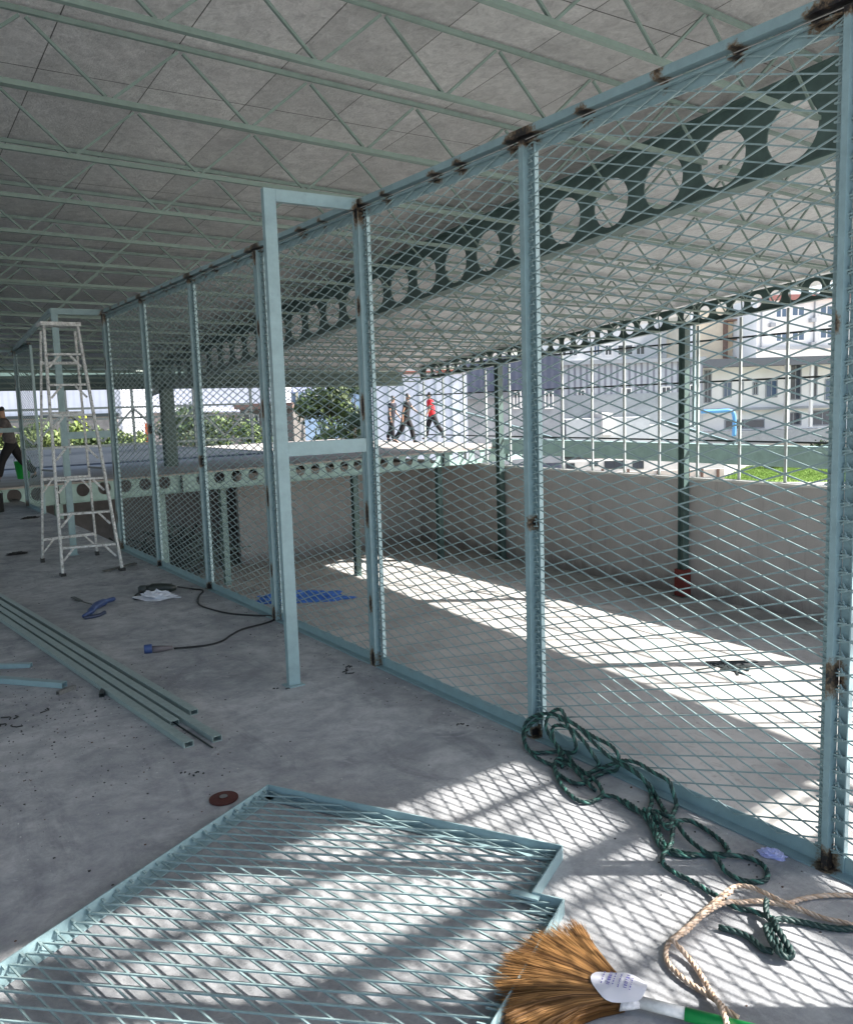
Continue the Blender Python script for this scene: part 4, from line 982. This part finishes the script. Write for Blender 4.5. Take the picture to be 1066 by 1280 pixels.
for i in range(14000):
    u,v=random.random(),random.random()**.8; p=A1.lerp(A2,u*.55).lerp(A4.lerp(A3,u*.55),v); q=V((p.x+random.uniform(-.15,.15),p.y+random.uniform(-.15,.15),LZ-.31)); hh=random.uniform(.04,.12); d=V((random.uniform(-.06,.06),random.uniform(-.06,.06),0))
    b.quad(q+RH*.03,q-RH*.03,q+d+V((0,0,hh)))
o=b.obj('lawn',GRASS); o['kind']='stuff'
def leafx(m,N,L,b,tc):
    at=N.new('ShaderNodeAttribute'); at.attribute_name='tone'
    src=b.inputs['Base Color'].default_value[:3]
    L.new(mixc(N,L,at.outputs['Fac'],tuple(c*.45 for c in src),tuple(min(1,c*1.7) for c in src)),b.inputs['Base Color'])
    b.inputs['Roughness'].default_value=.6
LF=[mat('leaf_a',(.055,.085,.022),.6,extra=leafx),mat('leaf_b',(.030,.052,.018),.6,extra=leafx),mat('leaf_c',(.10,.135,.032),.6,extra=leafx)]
BARK=mat('bark',(.10,.075,.055),.9,0,8,.3)
def plant(name,base,rx,ry,h0,h1,leaf,n,label,cat,seed,size=.16,trunk=True,group=None,clumps=16):
    r=random.Random(seed); t=empty(name,base,label,cat,group); base=V(base)
    cl=[]
    for i in range(clumps):
        a=r.uniform(0,6.28); q=math.sqrt(r.random()); zc=h0+(h1-h0)*r.uniform(.05,.92); k=math.sin(math.pi*min(1,max(.12,(zc-h0)/(h1-h0)*.8+.15)))
        cl.append((V((rx*.8*q*math.cos(a)*k,ry*.8*q*math.sin(a)*k,zc)),r.uniform(.22,.42)*min(rx,(h1-h0))*1.0,r.uniform(.2,.85)))
    b=MB(); tn=[]
    for i in range(n):
        c,R,tt=r.choice(cl); d=V((r.gauss(0,1),r.gauss(0,1),r.gauss(0,.8))); d.normalize(); p=c+d*R*r.uniform(.5,1.08); s_=size*r.uniform(.6,1.3)
        a=V((r.gauss(0,1),r.gauss(0,1),r.gauss(0,1))).normalized(); bb=a.cross(d+V((.01,0,0))).normalized()
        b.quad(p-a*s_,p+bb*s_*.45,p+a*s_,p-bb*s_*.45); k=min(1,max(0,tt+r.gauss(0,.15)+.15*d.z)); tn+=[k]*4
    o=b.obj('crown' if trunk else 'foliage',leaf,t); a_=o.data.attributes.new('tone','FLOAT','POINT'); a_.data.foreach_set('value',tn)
    b=MB(); top=V((0,0,h0+(h1-h0)*.5)); b.tube([V((0,0,0)),V((.03,.02,top.z*.5)),top],[.05*h1**.6,.04*h1**.6,.02*h1**.6],8)
    for c,R,_ in cl[:8]: b.tube([V((0,0,c.z*.5)),c*.6+V((0,0,c.z*.25)),c],[.02*h1**.6,.012*h1**.6,.005],6)
    b.obj('trunk' if trunk else 'stems',BARK,t)
    return t
def base_at(x,D,z=LZ-.32): s_,_=atD(x,560,D); return W(s_,D,z)
plant('tree',base_at(412,58),3.1,2.6,1.0,6.5,LF[0],5200,'rounded green tree filling the opening of the near door frame','tree',1,.20)
plant('tree',base_at(470,56),1.7,1.6,1.5,7.0,LF[1],3000,'narrow dark green tree just left of the people','tree',2,.18)
plant('tree',base_at(444,66),1.5,1.5,2.0,7.6,LF[1],2200,'dark slim tree rising behind the rounded green tree','tree',12,.18)
plant('bush',base_at(232,44,-.3),2.1,1.8,.1,2.0,LF[1],3400,'dark green bush between the second and third fence posts','bush',3,.13,False)
plant('bush',base_at(275,48,-.6),1.8,1.5,.1,1.9,LF[0],2600,'green bush right of the dark green bush','bush',4,.13,False)
plant('bush',base_at(315,43,-.6),1.4,1.1,.1,1.5,LF[0],1800,'low green bush left of the near door frame','bush',5,.12,False)
for i,(x,D,h,l,lab) in enumerate(((62,40,1.9,2,'yellow green bush left of the stepladder'),(95,41,2.1,2,'bright yellow green bush seen through the rungs of the stepladder'),(128,40,1.9,0,'yellow green bush right of the stepladder'),(160,43,1.7,2,'light green bush beside the dark thick column'),(45,46,2.3,0,'dark green bush behind the last fence post'),(10,44,1.9,2,'light bush at the left edge behind the person'))): plant('bush',base_at(x,D,-.9),1.5,1.3,.1,h,LF[l],2300,lab,'bush',20+i,.12,False)
plant('tree',base_at(345,80,-.5),2.2,2,2,5.4,LF[2],1800,'light green tree top showing above the white roof','tree',30,.22)
plant('hedge',base_at(985,58),2.6,1.2,.1,1.25,LF[2],2600,'yellow green shrub at the back of the lawn','hedge',40,.11,False)
plant('hedge',base_at(1025,59),2.4,1.2,.1,1.5,LF[1],2600,'dark green shrub at the back of the lawn, near the right edge','hedge',41,.11,False)
# left side buildings
L1=Bld('white_roof_shed',60,-40,150,479,'long white ribbed shed across the left end of the view',mt=LAV,dep=10)
L1.slab(-40,519,150,523,DARKST,'gutter',.3)
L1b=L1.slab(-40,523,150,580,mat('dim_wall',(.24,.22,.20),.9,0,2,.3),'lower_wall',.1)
L2=Bld('lavender_roof_shed',66,150,345,484,'low shed with a lavender white roof between the fence posts',mt=LAV,dep=10)
s0,s1,z0,z1=rect(150,484,345,508,66); b=MB()
b.v=[(s0-L2.cs,-L2.dep/2-1.0,z0-L2.zb-.2),(s1-L2.cs,-L2.dep/2-1.0,z0-L2.zb-.5),(s1-L2.cs,3,z1-L2.zb+.2),(s0-L2.cs,3,z1-L2.zb+.1),(s0-L2.cs,-L2.dep/2-1.0,z0-L2.zb-.3),(s1-L2.cs,-L2.dep/2-1.0,z0-L2.zb-.6),(s1-L2.cs,3,z1-L2.zb+.1),(s0-L2.cs,3,z1-L2.zb)]
b.f=[(0,1,2,3),(7,6,5,4),(0,4,5,1),(1,5,6,2),(2,6,7,3),(3,7,4,0)]; b.m=[0]*6; o=L2.add(b,'roof',LAV); attr(o,'along',lambda co:co.x+500)
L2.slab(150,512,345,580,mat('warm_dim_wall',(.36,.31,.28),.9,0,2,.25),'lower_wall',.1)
for x in (170,200,240,275,310): L2.win(x,520,x+14,534,fr=GREYW)
L3=Bld('blue_house',74,372,450,477,'pale blue house with small windows behind the rounded tree',mt=mat('pale_blue_wall',(.30,.42,.55),.8,0,2,.15),dep=8)
L3.slab(368,483,455,489,mat('lilac_roof',(.55,.57,.70),.6),'roof_edge',.8)
for x in (376,392,410,430): L3.win(x,494,x+9,506,gl=GLASSB)
L4=Bld('dark_roof_house',62,300,366,510,'small dark house behind the fence left of the near door frame',mt=mat('dark_house_wall',(.13,.12,.11),.9,0,2,.3),dep=6)
L4.slab(296,504,368,511,mat('brown_roof',(.16,.10,.08),.9),'roof',1.0)
for x in (312,336): L4.win(x,518,x+12,530)
o=Bld('orange_board',48,181,190,529,'small orange board standing beside the dark thick column',cat='board',dep=.15,mt=mat('orange_paint',(.70,.13,.03),.6),wallname='panel',zb=0)
o=Bld('yellow_board',50,94,107,519,'yellow green board seen through the upper rungs of the stepladder',cat='board',dep=.15,mt=mat('yellow_green_paint',(.50,.60,.04),.6),wallname='panel',zb=0)
